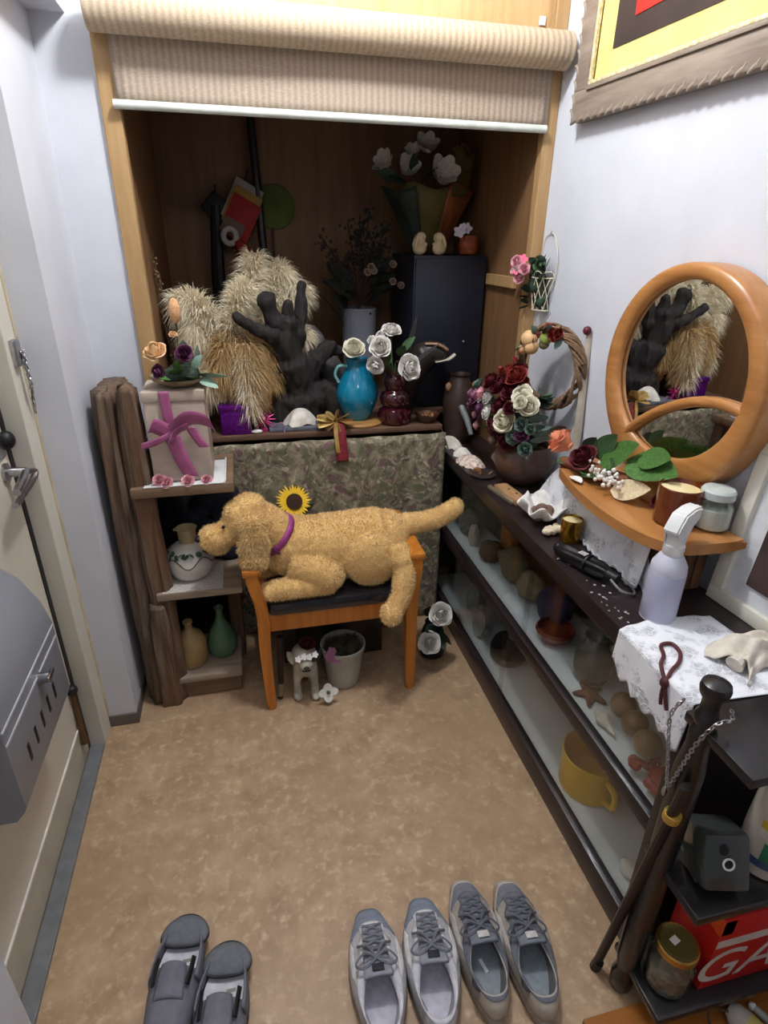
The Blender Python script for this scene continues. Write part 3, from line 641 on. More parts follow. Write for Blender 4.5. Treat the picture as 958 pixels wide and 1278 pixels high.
# ---- dog figurine, pot, stick and cut flower under the chair
FIG = mat('cream_painted_resin', (196, 190, 172), (164, 158, 142), .5, 24); FIGD = mat('dark_resin_patch', (52, 56, 60), (38, 40, 44), .5, 20)
t = thing('dog_figurine', 'small grey and white dog figurine under the chair with flowers on its brow', 'figurine', (.128, 1.72, 0))
def fb(bm):
    for x, y in ((.095, 1.705), (.158, 1.695), (.10, 1.79), (.155, 1.79)): tube(bm, [(x, y, .012), (x, y+.006, .07), (.128+(x-.128)*.7, y+.01, .12)], [.016, .014, .024], 10); ell(bm, (x, y-.010, .012), (.018, .024, .012))
    tube(bm, [(.128, 1.72, .125), (.128, 1.80, .12)], [.044, .046], 14); ell(bm, (.128, 1.715, .13), (.045, .035, .045)); ell(bm, (.128, 1.80, .12), (.046, .04, .045))
    tube(bm, [(.128, 1.72, .15), (.127, 1.71, .185)], [.038, .034], 12); ell(bm, (.126, 1.705, .190), (.046, .042, .040)); ell(bm, (.126, 1.665, .178), (.026, .028, .022))
obj('body', blob('body', fb, .005, FIG, 4), None, t)
for s in (-1, 1): obj('ear', ell(BM(), (.126+s*.049, 1.705, .182), (.012, .018, .030), ry(s*.35)), FIG if s < 0 else FIGD, t)
obj('eye_patch', ell(BM(), (.150, 1.672, .196), (.020, .010, .019)), FIGD, t); obj('nose', ell(BM(), (.126, 1.637, .183), (.010, .007, .007)), FIGD, t); obj('mouth', ell(BM(), (.126, 1.643, .168), (.016, .008, .004)), FIGD, t)
for k in range(4): inst('blossom', blossom_me(WHITEPT, 5), t, (.100+.02*k, 1.655+.002*k, .212+.006*(k % 2)), (0, -.8, .6), .012)
inst('red_tuft', rose_me(REDP), t, (.138, 1.70, .232), (0, -.3, 1), .03)
t = thing('flower_pot', 'grey-white round pot under the chair with dry moss and pink flowers', 'pot', (.275, 1.765, 0))
GP = mat('grey_white_ceramic', (184, 182, 172), (166, 164, 154), .5, 10)
obj('pot', lathe(BM(), [(.055, 0), (.060, .004), (.078, .15), (.084, .155), (.085, .172), (.080, .174), (.074, .165), (.070, .13), (.004, .128)], 32, (.275, 1.765, 0)), GP, t)
MOSS = mat('dry_moss', (92, 84, 62), (52, 48, 38), .95, 30); me = blob('moss', lambda bm: [ell(bm, (.275+random.uniform(-.04, .04), 1.765+random.uniform(-.04, .04), .145+random.uniform(0, .02)), .022) for _ in range(16)], .006, MOSS, 2)
obj('moss', me, None, t); obj('moss_strands', fur(me, 1500, .03, .0012, MOSS), None, t, kind='stuff')
for p in ((.215, 1.695, .172), (.235, 1.69, .158), (.225, 1.70, .190)): inst('blossom', blossom_me(MAUVE, 6), t, p, (-.2, -1, .4), .018)
t = thing('cut_flower', 'white four-petalled artificial flower drooping beside the figurine', 'flower', (.20, 1.655, 0))
inst('blossom', blossom_me(WHITEPT, 4, .46), t, (.200, 1.648, .052), (.05, -1, .35), .036); inst('centre', ball_me(STEMG), t, (.2, 1.643, .055), s=.007); stem(t, [(.2, 1.652, .05), (.205, 1.665, .028), (.215, 1.685, .004)], .0025, STEMG)
t = thing('turned_stick', 'dark stick with a pale band standing under the chair', 'stick', (.03, 1.71, 0))
obj('shaft', tube(BM(), [(.03, 1.712, 0), (.037, 1.722, .06), (.046, 1.735, .26)], [.010, .010, .013], 10), mat('dark_brown_stick', (58, 42, 34), None, .5), t); obj('pale_band', tube(BM(), [(.0312, 1.713, .012), (.0372, 1.7215, .062)], [.0108, .0112], 10), mat('pale_wood_band', (170, 150, 122), None, .6), t)
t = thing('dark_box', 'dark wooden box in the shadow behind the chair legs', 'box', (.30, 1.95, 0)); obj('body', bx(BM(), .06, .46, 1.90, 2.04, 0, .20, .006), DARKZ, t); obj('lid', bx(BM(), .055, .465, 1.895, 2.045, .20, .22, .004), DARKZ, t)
# white roses by the cabinet foot
t = thing('rose_vase', 'dark vase of white roses on the floor beside the display cabinet', 'vase', (.655, 1.84, 0))
obj('vase', lathe(BM(), [(.035, 0), (.05, .01), (.055, .06), (.04, .13), (.03, .15), (.034, .16), (.030, .158), (.02, .14), (.002, .13)], 20, (.655, 1.84, 0)), mat('black_glaze', (22, 22, 26), None, .25), t)
for p, s in (((.660, 1.778, .235), .047), ((.612, 1.752, .128), .046)):
    inst('rose', rose_me(WHITEPT), t, p, (-.15, -.85, .55), s); stem(t, [(.655, 1.84, .15), (p[0]+.015, p[1]+.04, p[2]+.0), p], .003, STEMG)
for p, d, L in (((.65, 1.80, .17), (-.6, -.6, .3), .07), ((.67, 1.80, .14), (.6, -.8, -.3), .07), ((.65, 1.80, .13), (.3, -.9, -.6), .08), ((.64, 1.82, .22), (-.8, -.3, .6), .07), ((.67, 1.80, .2), (.5, -.5, .8), .06), ((.63, 1.79, .10), (-.5, -.6, -.5), .06)): leaf(t, LEAFD, p, d, L, .3)
# sunflower behind the dog
t = thing('sunflower', 'artificial sunflower standing behind the plush dog against the tapestry', 'flower', (.16, 2.075, .0))
sp = V((.144, 2.045, .640)); sd = V((.12, -.85, .5))
SFY = blossom_me(YEL, 16, .17, .10, .75); inst('petals', SFY, t, sp, sd, .066); inst('petals', SFY, t, sp+V((0, .003, 0)), sd, .060, .2)
inst('seed_disc', mesh('seed_disc', lathe(BM(), [(.0, .0), (.031, .0), (.030, .008), (.018, .012), (.0, .010)], 20), mat('sunflower_seed', (74, 46, 24), (40, 24, 14), .9, 300, bump=.6)), t, sp+sd*.004, sd)
stem(t, [(.16, 2.075, 0), (.155, 2.07, .4), sp], .004, STEMG)
for p, d, L in (((.150, 2.06, .60), (-.7, -.3, .35), .09), ((.156, 2.06, .56), (.7, -.3, .5), .10), ((.152, 2.06, .58), (-.6, -.3, -.2), .08)): leaf(t, LEAFD, p, d, L, .3)
# ================================================================== LEFT SHELF THINGS
# gift box with ribbon on the top board
TAU = mat('taupe_wrapping_paper', (196, 180, 166), (172, 154, 140), .7, 12, stretch=(1, 1, 1))
RIB = mat('plum_satin_ribbon', (172, 92, 136), (146, 70, 112), .26, 12, sheen=.3)
t = thing('gift_box', 'taupe wrapped box tied with a plum satin ribbon on the top shelf board', 'box', (-.205, 1.87, .856))
def taper(x0, x1, y0, y1, z0, z1, k, bev=.004):
    bm = BM(); bx(bm, x0, x1, y0, y1, z0, z1, bev); cx, cy = (x0+x1)/2, (y0+y1)/2
    for v in bm.verts: f = (v.co.z-z0)/(z1-z0); s = 1+(k-1)*f; v.co.x = cx+(v.co.x-cx)*s; v.co.y = cy+(v.co.y-cy)*s
    return bm
obj('box_body', taper(-.295, -.120, 1.785, 1.955, .857, 1.128, .97), TAU, t); obj('box_lid', bx(BM(), -.297, -.118, 1.784, 1.956, 1.105, 1.136, .003), TAU, t)
def ribbon(pts, w, side, name='ribbon', parent=t, m=RIB, n=10, wf=None):
    P = bez(pts, n); s = V(side).normalized()
    def fn(u, v):
        i = u*(len(P)-1); a = int(min(i, len(P)-2)); p = P[a].lerp(P[a+1], i-a); k = wf(u) if wf else 1
        return p + s*(v-.5)*w*k
    return obj(name, sheet(BM(), fn, len(P)-1, 3), m, parent, ang=180, solid=.0008)
ribbon([(-.232, 1.779, 1.138), (-.228, 1.779, 1.06), (-.225, 1.776, 1.02)], .030, (1, 0, 0))
ribbon([(-.225, 1.775, 1.01), (-.205, 1.776, .93), (-.185, 1.778, .875)], .048, (1, 0, -.2), name='ribbon_tail')
ribbon([(-.225, 1.770, 1.015), (-.270, 1.758, 1.045), (-.290, 1.765, 1.02)], .046, (.5, 0, 1), name='bow_loop'); ribbon([(-.225, 1.768, 1.02), (-.170, 1.745, 1.065), (-.115, 1.755, 1.050), (-.096, 1.768, 1.005)], .048, (-.25, -.3, 1), name='bow_loop')
ribbon([(-.225, 1.768, 1.012), (-.265, 1.75, .998), (-.312, 1.76, .982)], .022, (.2, 0, 1), name='ribbon_tail'); ribbon([(-.225, 1.765, 1.01), (-.190, 1.75, 1.035), (-.172, 1.752, 1.04)], .022, (0, -.3, 1), name='bow_loop')
ribbon([(-.235, 1.768, .995), (-.225, 1.760, 1.006), (-.210, 1.768, 1.012)], .03, (.3, 0, 1), name='bow_knot'); ribbon([(-.170, 1.776, 1.03), (-.150, 1.774, .99), (-.135, 1.776, .965)], .030, (1, 0, 0), name='ribbon_tail')
# paper doily with little roses under it
t2 = thing('paper_doily', 'white scalloped paper doily under the ribboned box', 'doily', (-.2, 1.84, .851)); obj('sheet', bx(BM(), -.325, -.085, 1.758, 1.97, .8505, .8530, .001), WHITEP, t2)
obj('raised_rim', tube(BM(), [(-.325, 1.758, .853), (-.092, 1.758, .853), (-.085, 1.765, .856), (-.085, 1.97, .858)], .003, 6), WHITEP, t2)
for i, (x, s) in enumerate(((-.278, .020), (-.258, .020), (-.195, .020), (-.140, .017))):
    tag(inst('ribbon_rose', rose_me(PINKL), None, (x, 1.770+.004*(i == 0), .8535+.004+.008*(i == 0)), (0, -.75, .6), s), ('pale pink ribbon rose, leftmost under the gift box', 'pale pink ribbon rose left of the ribbon tail', 'pale pink ribbon rose at the foot of the ribbon tail', 'pale pink ribbon rose at the right corner of the doily')[i], 'flower', 'pink ribbon roses on the paper doily')
# flower dish on the box
t = thing('flower_dish', 'shell dish of pastel artificial flowers on top of the gift box', 'flower arrangement', (-.195, 1.86, 1.137))
obj('dish', lathe(BM(), [(.03, 1.138), (.05, 1.142), (.082, 1.158), (.086, 1.166), (.080, 1.164), (.05, 1.15), (.002, 1.147)], 24, (-.19, 1.86, 0), wob=.06), mat('olive_shell_dish', (150, 136, 104), (112, 98, 72), .4, 20), t)
obj('green_base', blob('green_base', lambda bm: [ell(bm, (-.19+random.uniform(-.045, .045), 1.855+random.uniform(-.04, .03), 1.172), .024) for _ in range(12)], .006, LEAFD, 2), None, t)
yr = mat('yellow_pink_petal', (244, 214, 150), (240, 196, 170), .7, 6); inst('rose', rose_me(yr, 'rose', .75), t, (-.236, 1.825, 1.232), (-.25, -.5, .75), .044)
inst('rose', rose_me(PURPP, 'rose', .8), t, (-.163, 1.805, 1.235), (.1, -.9, .4), .032); inst('rose', rose_me(PURPP, 'rose', .8), t, (-.232, 1.805, 1.190), (-.5, -.8, .1), .028); inst('rose', rose_me(yr, 'rose', .75), t, (-.190, 1.85, 1.282), (.1, -.5, .8), .016)
stem(t, [(-.185, 1.87, 1.17), (-.182, 1.868, 1.26), (-.180, 1.865, 1.318)], .0016, STEMB); obj('bunny_tail_grass', ell(BM(), (-.179, 1.865, 1.350), (.0165, .0165, .036)), mat('peach_grass_head', (226, 178, 132), (206, 152, 106), .9, 160, bump=.6), t)
for p, d, L in (((-.165, 1.85, 1.20), (.1, -.2, .9), .085), ((-.14, 1.85, 1.19), (.45, -.2, .8), .075), ((-.135, 1.84, 1.17), (.8, -.3, .25), .10), ((-.13, 1.83, 1.165), (.6, -.6, -.05), .07), ((-.15, 1.84, 1.19), (.3, -.5, .6), .06)): leaf(t, MINT, p, d, L, .26, .3)
for p, d, L in (((-.20, 1.82, 1.175), (.3, -.8, .3), .055), ((-.21, 1.82, 1.175), (-.4, -.8, .2), .05), ((-.18, 1.81, 1.17), (.7, -.6, .3), .06), ((-.19, 1.82, 1.18), (0, -.6, .7), .05)): leaf(t, LEAFB, p, d, L, .35, .2)
# white crackled vase
t = thing('round_vase', 'squat white vase with a tan neck and painted vine on the middle shelf board', 'vase', (-.236, 1.885, .467))
obj('body', lathe(BM(), [(.045, .468), (.062, .474), (.080, .505), (.083, .535), (.074, .565), (.050, .585), (.030, .592), (.028, .598)], 32, (-.236, 1.885, 0)), mat('white_glaze', (228, 224, 214), (210, 206, 196), .35, 6), t)
obj('neck', lathe(BM(), [(.028, .594), (.030, .612), (.031, .640), (.036, .648), (.030, .649), (.024, .64), (.002, .62)], 24, (-.236, 1.885, 0)), mat('tan_stoneware', (190, 170, 130), None, .6), t); tube_ = BM()
obj('spout', box(BM(), (-.268, 1.885, .644), (.02, .016, .006), None, .002), MC['tan_stoneware'], t)
vine = obj('painted_vine', tube(BM(), [(-.236+.0825*math.cos(a)*1.0, 1.885+.0825*math.sin(a), .545+.018*math.sin(a*5)) for a in [PI*1.05+i*PI*.9/24 for i in range(25)]], .0016, 5), mat('dark_vine_paint', (60, 52, 44), None, .6), t)
for i in range(13): a = PI*1.15+i*PI*.8/13; r = .066-.002*(i % 3); leaf(t, LEAF, (-.236+r*math.cos(a), 1.885+r*math.sin(a), .578-.005*(i % 2)), (math.cos(a)*.7+random.uniform(-.5, .5), math.sin(a)*.7, random.uniform(-.5, .3)), .026, .38, .1)
t = thing('lace_mat', 'folded white lace mat under the squat white vase', 'mat', (-.236, 1.88, .466)); obj('cloth', bx(BM(), -.325, -.13, 1.768, 1.97, .4662, .4675), mat('pale_lace', (214, 208, 200), (180, 172, 164), .9, 120), t, False)
t = thing('stoneware_jug', 'tan ribbed stoneware bottle on the bottom shelf board', 'bottle', (-.276, 1.87, .101))
obj('body', lathe(BM(), [(.052, .101), (.056, .106), (.058, .13)] + [(.0575+.0015*math.sin(i*2.2), .13+.008*i) for i in range(7)] + [(.056, .195), (.044, .222), (.022, .24), (.014, .25), (.013, .268), (.018, .274), (.017, .28), (.010, .28), (.002, .26)], 28, (-.276, 1.87, 0)), mat('tan_salt_glaze', (178, 152, 104), (156, 128, 84), .5, 10), t)
t = thing('green_vase', 'teardrop green glazed vase on the bottom shelf board', 'vase', (-.165, 1.90, .101))
obj('body', lathe(BM(), [(.034, .101), (.046, .108), (.056, .135), (.056, .165), (.042, .205), (.020, .245), (.0125, .272), (.013, .295), (.018, .305), (.014, .306), (.008, .295), (.001, .28)], 28, (-.165, 1.90, 0)), mat('sage_green_glaze', (92, 128, 96), (72, 106, 78), .35, 8), t)
t = thing('folded_cloth', 'crumpled dark navy cloth behind the white vase on the shelf', 'cloth', (-.13, 1.99, .467))
obj('cloth', blob('cloth', lambda bm: [ell(bm, (-.14+random.uniform(-.07, .05), 1.985+random.uniform(-.02, .02), .49+.28*k/14), (.05, .028, .035), ry(random.uniform(-1, 1))) for k in range(14)], .007, mat('navy_cloth', (34, 38, 56), (20, 22, 34), .9, 16), 3), None, t)

# ================================================================== DECK THINGS
t = thing('pampas_arrangement', 'big dried pampas grass arrangement in a low rustic pot on the deck', 'dried flowers', (.0, 2.38, DZ))
obj('pot', lathe(BM(), [(.06, DZ), (.075, DZ+.01), (.082, DZ+.06), (.07, DZ+.10), (.076, DZ+.11), (.068, DZ+.108), (.05, DZ+.08), (.002, DZ+.07)], 24, (.0, 2.37, 0)), mat('brown_rustic_pot', (76, 56, 42), (52, 38, 30), .7, 20), t)
PAM = mat('pampas_plume', (246, 236, 210), (232, 216, 182), .95, 20); PAMD = mat('pampas_plume_tan', (198, 166, 116), (170, 132, 84), .95, 20)
def plume(parent, pts, n, ln, m, rad=.012, wd=.0011, droop=-.25):
    P = bez(pts, 10); P = np.array([tuple(p) for p in P]); N = len(P)
    u = rng.random(n)**.8*(N-1.001); i = u.astype(int); f = (u-i)[:, None]; p = P[i]*(1-f)+P[i+1]*f; d = P[i+1]-P[i]; d /= np.linalg.norm(d, axis=1)[:, None]
    r = rng.normal(0, 1, (n, 3)); r -= d*(r*d).sum(1)[:, None]; r /= np.linalg.norm(r, axis=1)[:, None]
    L = ln*(.5+.8*rng.random((n, 1)))*(1-.35*(u/N)[:, None]); dr = d*.55 + r*(.35+.75*rng.random((n, 1))) + rng.normal(0, .25, (n, 3)); dr /= np.linalg.norm(dr, axis=1)[:, None]
    s = np.cross(dr, rng.normal(0, 1, (n, 3))); s /= np.linalg.norm(s, axis=1)[:, None]; q = p + r*rad*rng.random((n, 1)); mid = q+dr*L*.6; tip = q+dr*L + np.array([0, 0, droop])*L*.6
    A = np.stack([q-s*wd, q+s*wd, mid+s*wd*.8, q-s*wd, mid+s*wd*.8, mid-s*wd*.8, mid-s*wd*.8, mid+s*wd*.8, tip], 1).reshape(-1, 3)
    o = obj('plume', tris('plume', A, m), None, parent, kind='stuff'); 
    return o
b0 = (.0, 2.37, DZ+.08)
for pts, n, L, m in (
    ([(-.02, 2.34, 1.10), (-.09, 2.30, 1.24), (-.15, 2.28, 1.33), (-.20, 2.27, 1.33)], 1500, .085, PAM),
    ([(-.03, 2.32, 1.08), (-.10, 2.28, 1.19), (-.15, 2.26, 1.25), (-.16, 2.25, 1.20)], 1300, .08, PAM),
    ([(.0, 2.34, 1.12), (.02, 2.33, 1.28), (.06, 2.34, 1.40), (.07, 2.35, 1.47)], 1600, .085, PAM),
    ([(.02, 2.35, 1.15), (.08, 2.36, 1.30), (.14, 2.37, 1.40), (.17, 2.36, 1.43)], 1600, .085, PAM),
    ([(.02, 2.36, 1.12), (.12, 2.38, 1.26), (.19, 2.37, 1.36), (.23, 2.34, 1.35)], 1500, .085, PAM),
    ([(-.01, 2.30, 1.12), (-.02, 2.26, 1.24), (.0, 2.25, 1.34), (.03, 2.26, 1.38)], 1400, .08, PAM),
    ([(.02, 2.30, 1.14), (.07, 2.27, 1.18), (.10, 2.25, 1.12), (.10, 2.24, 1.05)], 1300, .07, PAMD),
    ([(-.02, 2.28, 1.16), (-.05, 2.22, 1.20), (-.07, 2.19, 1.14), (-.07, 2.185, 1.06)], 1300, .075, PAMD),
    ([(.0, 2.27, 1.18), (.02, 2.21, 1.19), (.03, 2.18, 1.10), (.03, 2.18, 1.00)], 1400, .075, PAMD),
    ([(.0, 2.26, 1.16), (.0, 2.19, 1.14), (.01, 2.165, 1.05), (.012, 2.16, .96)], 900, .065, PAM),
    ([(-.04, 2.30, 1.10), (-.09, 2.25, 1.12), (-.12, 2.22, 1.08), (-.12, 2.21, 1.02)], 1200, .075, PAM),
    ([(.06, 2.34, 1.14), (.14, 2.34, 1.20), (.20, 2.33, 1.22), (.24, 2.32, 1.19)], 1000, .075, PAM)):
    plume(t, pts, int(n*2.2), L*1.2, m, droop=-.55); stem(t, [b0, tuple((V(b0)*.5+V(pts[0])*.5)+V((0, 0, .02))), pts[0], pts[1]], .003, STEMB)
for k in range(14):
    a = random.uniform(0, 6.28); inst('dried_blossom', blossom_me(mat('orange_dried', (176, 110, 56), (130, 74, 36), .9), 6), t, (.0+.085*math.cos(a), 2.30+.06*math.sin(a)-.06, DZ+.07+random.uniform(0, .05)), (math.cos(a), -.7, .5), .018)
# driftwood hand-like sculpture
DRK = wood('charred_driftwood', (40, 32, 30), (18, 14, 14), 2, 9, .85, 1.0)
t = thing('driftwood_sculpture', 'dark branching driftwood root standing between the pampas and the blue vase', 'driftwood', (.23, 2.27, DZ))
def dw(bm):
    tube(bm, bez([(.22, 2.30, DZ+.0), (.20, 2.27, 1.02), (.165, 2.23, 1.15), (.14, 2.215, 1.24)], 5), [.085]*5+[.066]*5+[.046]*5+[.036], 14)
    tube(bm, bez([(.15, 2.22, 1.20), (.09, 2.19, 1.235), (.03, 2.175, 1.262), (-.02, 2.165, 1.305)], 5), [.034]*5+[.024]*5+[.017]*5+[.006], 12)
    tube(bm, bez([(.145, 2.22, 1.22), (.115, 2.20, 1.29), (.10, 2.195, 1.345), (.098, 2.19, 1.365)], 5), [.032]*5+[.026]*5+[.027]*5+[.020], 12)
    tube(bm, bez([(.16, 2.225, 1.20), (.17, 2.22, 1.29), (.178, 2.215, 1.35)], 5), [.036]*5+[.02]*5+[.007], 10)
    tube(bm, bez([(.18, 2.24, 1.14), (.215, 2.25, 1.25), (.225, 2.26, 1.36), (.235, 2.28, 1.40)], 5), [.032]*5+[.02]*5+[.016]*5+[.007], 10)
    tube(bm, bez([(.22, 2.28, 1.05), (.29, 2.28, 1.14), (.345, 2.30, 1.16), (.38, 2.32, 1.13)], 5), [.048]*5+[.032]*5+[.022]*5+[.010], 10)
    tube(bm, bez([(.24, 2.29, .97), (.32, 2.27, .99), (.35, 2.26, .93), (.36, 2.26, DZ+.005)], 5), [.06]*5+[.045]*5+[.04]*5+[.035], 10)
    tube(bm, bez([(.19, 2.28, .98), (.14, 2.25, .95), (.125, 2.25, DZ)], 5), [.06]*5+[.045]*5+[.04], 10)
me = blob('root', dw, .006, DRK, 3)
for v in me.vertices: v.co += v.normal*(noise.noise(v.co*22)*.009 + noise.noise(v.co*9)*.010 + noise.noise(V((v.co.x*70, v.co.y*70, v.co.z*14)))*.007)
obj('root', me, None, t)
# second grey plank-like driftwood behind
DRG = wood('grey_driftwood', (96, 92, 92), (70, 66, 68), 2, 7, .75, .5)
t = thing('grey_driftwood', 'smooth grey driftwood piece leaning behind the blue vase', 'driftwood', (.35, 2.42, DZ))
me = blob('log', lambda bm: tube(bm, bez([(.40, 2.44, DZ), (.36, 2.43, 1.03), (.30, 2.42, 1.15), (.25, 2.42, 1.22)], 5), [.06]*5+[.055]*5+[.04]*5+[.02], 12), .008, DRG, 4)
for v in me.vertices: v.co += v.normal*noise.noise(v.co*18)*.008
obj('log', me, None, t)
# purple sequin box, star, shell and slate
PSQ = mat('purple_glitter', (124, 26, 150), (78, 10, 104), .3, 220, metal=.4, bump=.8, bdist=.003)
t = thing('glitter_box', 'purple glitter cube box in front of the pampas', 'box', (-.045, 2.17, DZ)); obj('body', bx(BM(), -.097, .012, 2.135, 2.225, DZ, DZ+.105, .006), PSQ, t); obj('lid_edge', bx(BM(), -.10, .015, 2.132, 2.228, DZ+.088, DZ+.110, .005), PSQ, t)
t = thing('star_ornament', 'pink tinsel star ornament beside the purple glitter box', 'ornament', (.055, 2.17, DZ))
bm = BM()
for k in range(16): a = k*2*PI/16; d = V((math.cos(a), random.uniform(-.5, .3), math.sin(a))).normalized(); tube(bm, [V((.058, 2.165, DZ+.045)), V((.058, 2.165, DZ+.045))+d*.044], [.006, .0008], 5)
obj('spikes', bm, mat('pink_tinsel', (196, 60, 124), None, .3, metal=.5), t); obj('core', ell(BM(), (.058, 2.165, DZ+.045), .014), MC['pink_tinsel'], t); obj('foot', bx(BM(), .045, .071, 2.155, 2.175, DZ, DZ+.012, .003), MC['pink_tinsel'], t)
t = thing('slate_tray', 'flat grey slate tray under the white oyster shell', 'tray', (.17, 2.19, DZ)); obj('slab', bx(BM(), .075, .275, 2.14, 2.25, DZ, DZ+.016, .004), mat('blue_grey_slate', (110, 116, 124), (88, 92, 100), .6, 20, bump=.3), t)
obj('bead_string', tube(BM(), bez([(.09, 2.15, DZ+.018), (.12, 2.142, DZ+.035), (.13, 2.14, DZ+.01), (.125, 2.128, DZ-.01)], 8), .003, 6), mat('lilac_beads', (150, 110, 150), None, .3), t)
def shell(name, label, c, r, m, rot=0, ridges=9, flat=.5, cat='shell', ruffle=.06, group=None, bowl=.35):
    t = thing(name, label, cat, c, 0, group)
    def fn(u, v):
        a = u*2*PI; rr = (1+ruffle*math.sin(ridges*a)*v)*v; z = bowl*r[2]*0 + r[2]*(1-abs(v)**2.0) + .1*r[2]*math.sin(ridges*a+2)*v
        p = V((r[0]*rr*math.cos(a), r[1]*rr*math.sin(a), z)); p = rz(rot) @ p; return V(c)+p
    def fn2(u, v):
        a = u*2*PI; rr = (1+ruffle*math.sin(ridges*a)*v)*v; p = V((r[0]*rr*math.cos(a), r[1]*rr*math.sin(a), .1*r[2]*math.sin(ridges*a+2)*v)); return V(c)+rz(rot) @ p
    obj('valve', sheet(BM(), fn, 54, 10, True), m, t, ang=80); obj('underside', sheet(BM(), fn2, 54, 3, True), m, t, ang=80); return t
SHW = mat('white_shell', (226, 220, 208), (190, 180, 166), .5, 30, bump=.5)
shell('oyster_shell', 'chalky white oyster shell on the slate tray', (.195, 2.19, DZ+.017), (.066, .045, .058), SHW, .2, 5, ruffle=.10)
tag(obj('pebble', ell(BM(), (.03, 2.14, DZ+.008), (.020, .010, .008)), WHITEPT), 'small white pebble in front of the purple glitter box', 'pebble')
# blue vase with one cream rose
BLUE = mat('turquoise_glaze', (12, 128, 160), (6, 104, 138), .18, 5, coat=.6)
t = thing('blue_vase', 'turquoise glazed vase holding one cream rose', 'vase', (.425, 2.235, DZ+.014))
z = DZ+.014
obj('body', lathe(BM(), [(.046, z), (.050, z+.006), (.062, z+.03), (.080, z+.075), (.083, z+.10), (.076, z+.135), (.055, z+.175), (.040, z+.200), (.038, z+.215), (.044, z+.232), (.040, z+.232), (.033, z+.21), (.002, z+.19)], 36, (.425, 2.235, 0)), BLUE, t)
obj('handle', tube(BM(), bez([(.385, 2.23, z+.205), (.352, 2.225, z+.205), (.338, 2.225, z+.175), (.352, 2.225, z+.145)], 6), .006, 8), mat('pale_blue_glaze', (120, 170, 170), None, .3), t)
inst('rose', rose_me(CREAMP), t, (.410, 2.215, z+.262), (-.1, -.65, .75), .045); stem(t, [(.425, 2.235, z+.15), (.42, 2.225, z+.23), (.41, 2.215, z+.265)], .003, STEMG)
t = thing('wooden_trivet', 'round pale wooden trivet under the turquoise vase', 'trivet', (.43, 2.23, DZ)); obj('disc', lathe(BM(), [(.094, DZ), (.098, DZ+.004), (.098, DZ+.009), (.094, DZ+.013), (.001, DZ+.013)], 36, (.43, 2.225, 0)), wood('honey_wood', (176, 130, 74), (150, 106, 56), 0, 6), t)
# gold bow with plaid ribbon hanging over the deck edge
GOLD = mat('gold_satin', (206, 172, 104), (166, 126, 62), .3, 16, metal=.3)
PLAID = mat('red_plaid_ribbon', (150, 52, 60), (112, 36, 46), .5, 60)
t = thing('gold_bow', 'gold satin bow with red plaid tails hanging over the deck edge', 'bow', (.315, 2.14, DZ))
c = V((.318, 2.125, DZ+.04))
for k in range(9):
    a = k*2*PI/9; d = V((math.cos(a)*1.15, -.25*(k % 2), math.sin(a)*.65)); s = V((-math.sin(a)*.4, -.8, math.cos(a)*.4))
    ribbon([c, c+d*.034+s*.006, c+d*.062, c+d*.034-s*.014, c], .026, s, 'bow_loop', t, GOLD, 6)
ribbon([(.330, 2.116, DZ+.03), (.333, 2.103, DZ-.01), (.338, 2.098, DZ-.07), (.342, 2.098, DZ-.115)], .046, (1, 0, 0), 'plaid_tail', t, PLAID); ribbon([(.320, 2.114, DZ+.03), (.318, 2.1015, DZ-.01), (.322, 2.0965, DZ-.06), (.325, 2.0965, DZ-.08)], .016, (1, 0, 0), 'gold_tail', t, GOLD)
# red vase with white roses
REDG = mat('dark_red_glass', (64, 10, 20), (44, 6, 14), .08, 4, coat=.8)
t = thing('red_vase', 'gourd-shaped dark red glass vase full of white roses', 'vase', (.565, 2.19, DZ))
obj('body', lathe(BM(), [(.050, DZ), (.062, DZ+.006), (.068, DZ+.03), (.062, DZ+.056), (.046, DZ+.068), (.056, DZ+.08), (.060, DZ+.10), (.052, DZ+.122), (.036, DZ+.134), (.044, DZ+.15), (.045, DZ+.172), (.036, DZ+.19), (.040, DZ+.205), (.036, DZ+.205), (.030, DZ+.19), (.001, DZ+.18)], 32, (.565, 2.19, 0)), REDG, t)
for p, d, s in (((.548, 2.195, 1.225), (-.05, -.4, .9), .040), ((.498, 2.145, 1.180), (-.3, -.8, .5), .042), ((.482, 2.145, 1.125), (-.5, -.8, -.2), .036), ((.592, 2.120, 1.110), (.3, -.85, .3), .050), ((.512, 2.185, 1.21), (-.4, -.5, .7), .028), ((.470, 2.17, 1.205), (-.5, -.5, .6), .018)):
    inst('rose', rose_me(WHITEPT), t, p, d, s); stem(t, [(.565, 2.19, DZ+.19), (.555+(p[0]-.565)*.4, 2.18, DZ+.24), p], .0028, STEMG)
for p, d, L in (((.54, 2.18, 1.14), (-.1, -.6, .8), .07), ((.57, 2.17, 1.15), (.3, -.5, .8), .06), ((.53, 2.16, 1.13), (-.2, -.8, .3), .06), ((.56, 2.15, 1.10), (.1, -.9, 0), .06), ((.58, 2.17, 1.17), (.5, -.3, .8), .07), ((.52, 2.17, 1.16), (-.4, -.5, .7), .05)): leaf(t, LEAF, p, d, L, .3)
LG = mat('dark_grey_leaf', (70, 64, 62), (48, 44, 44), .7, 20)
for p, d, L, w_ in (((.60, 2.19, 1.10), (.35, 0, .95), .20, .16), ((.61, 2.19, 1.09), (.8, -.1, .5), .16, .2), ((.60, 2.18, 1.12), (.1, -.1, .2), .07, .5)): leaf(t, LG, p, d, L, w_, .12, 0, name='spiky_leaf')
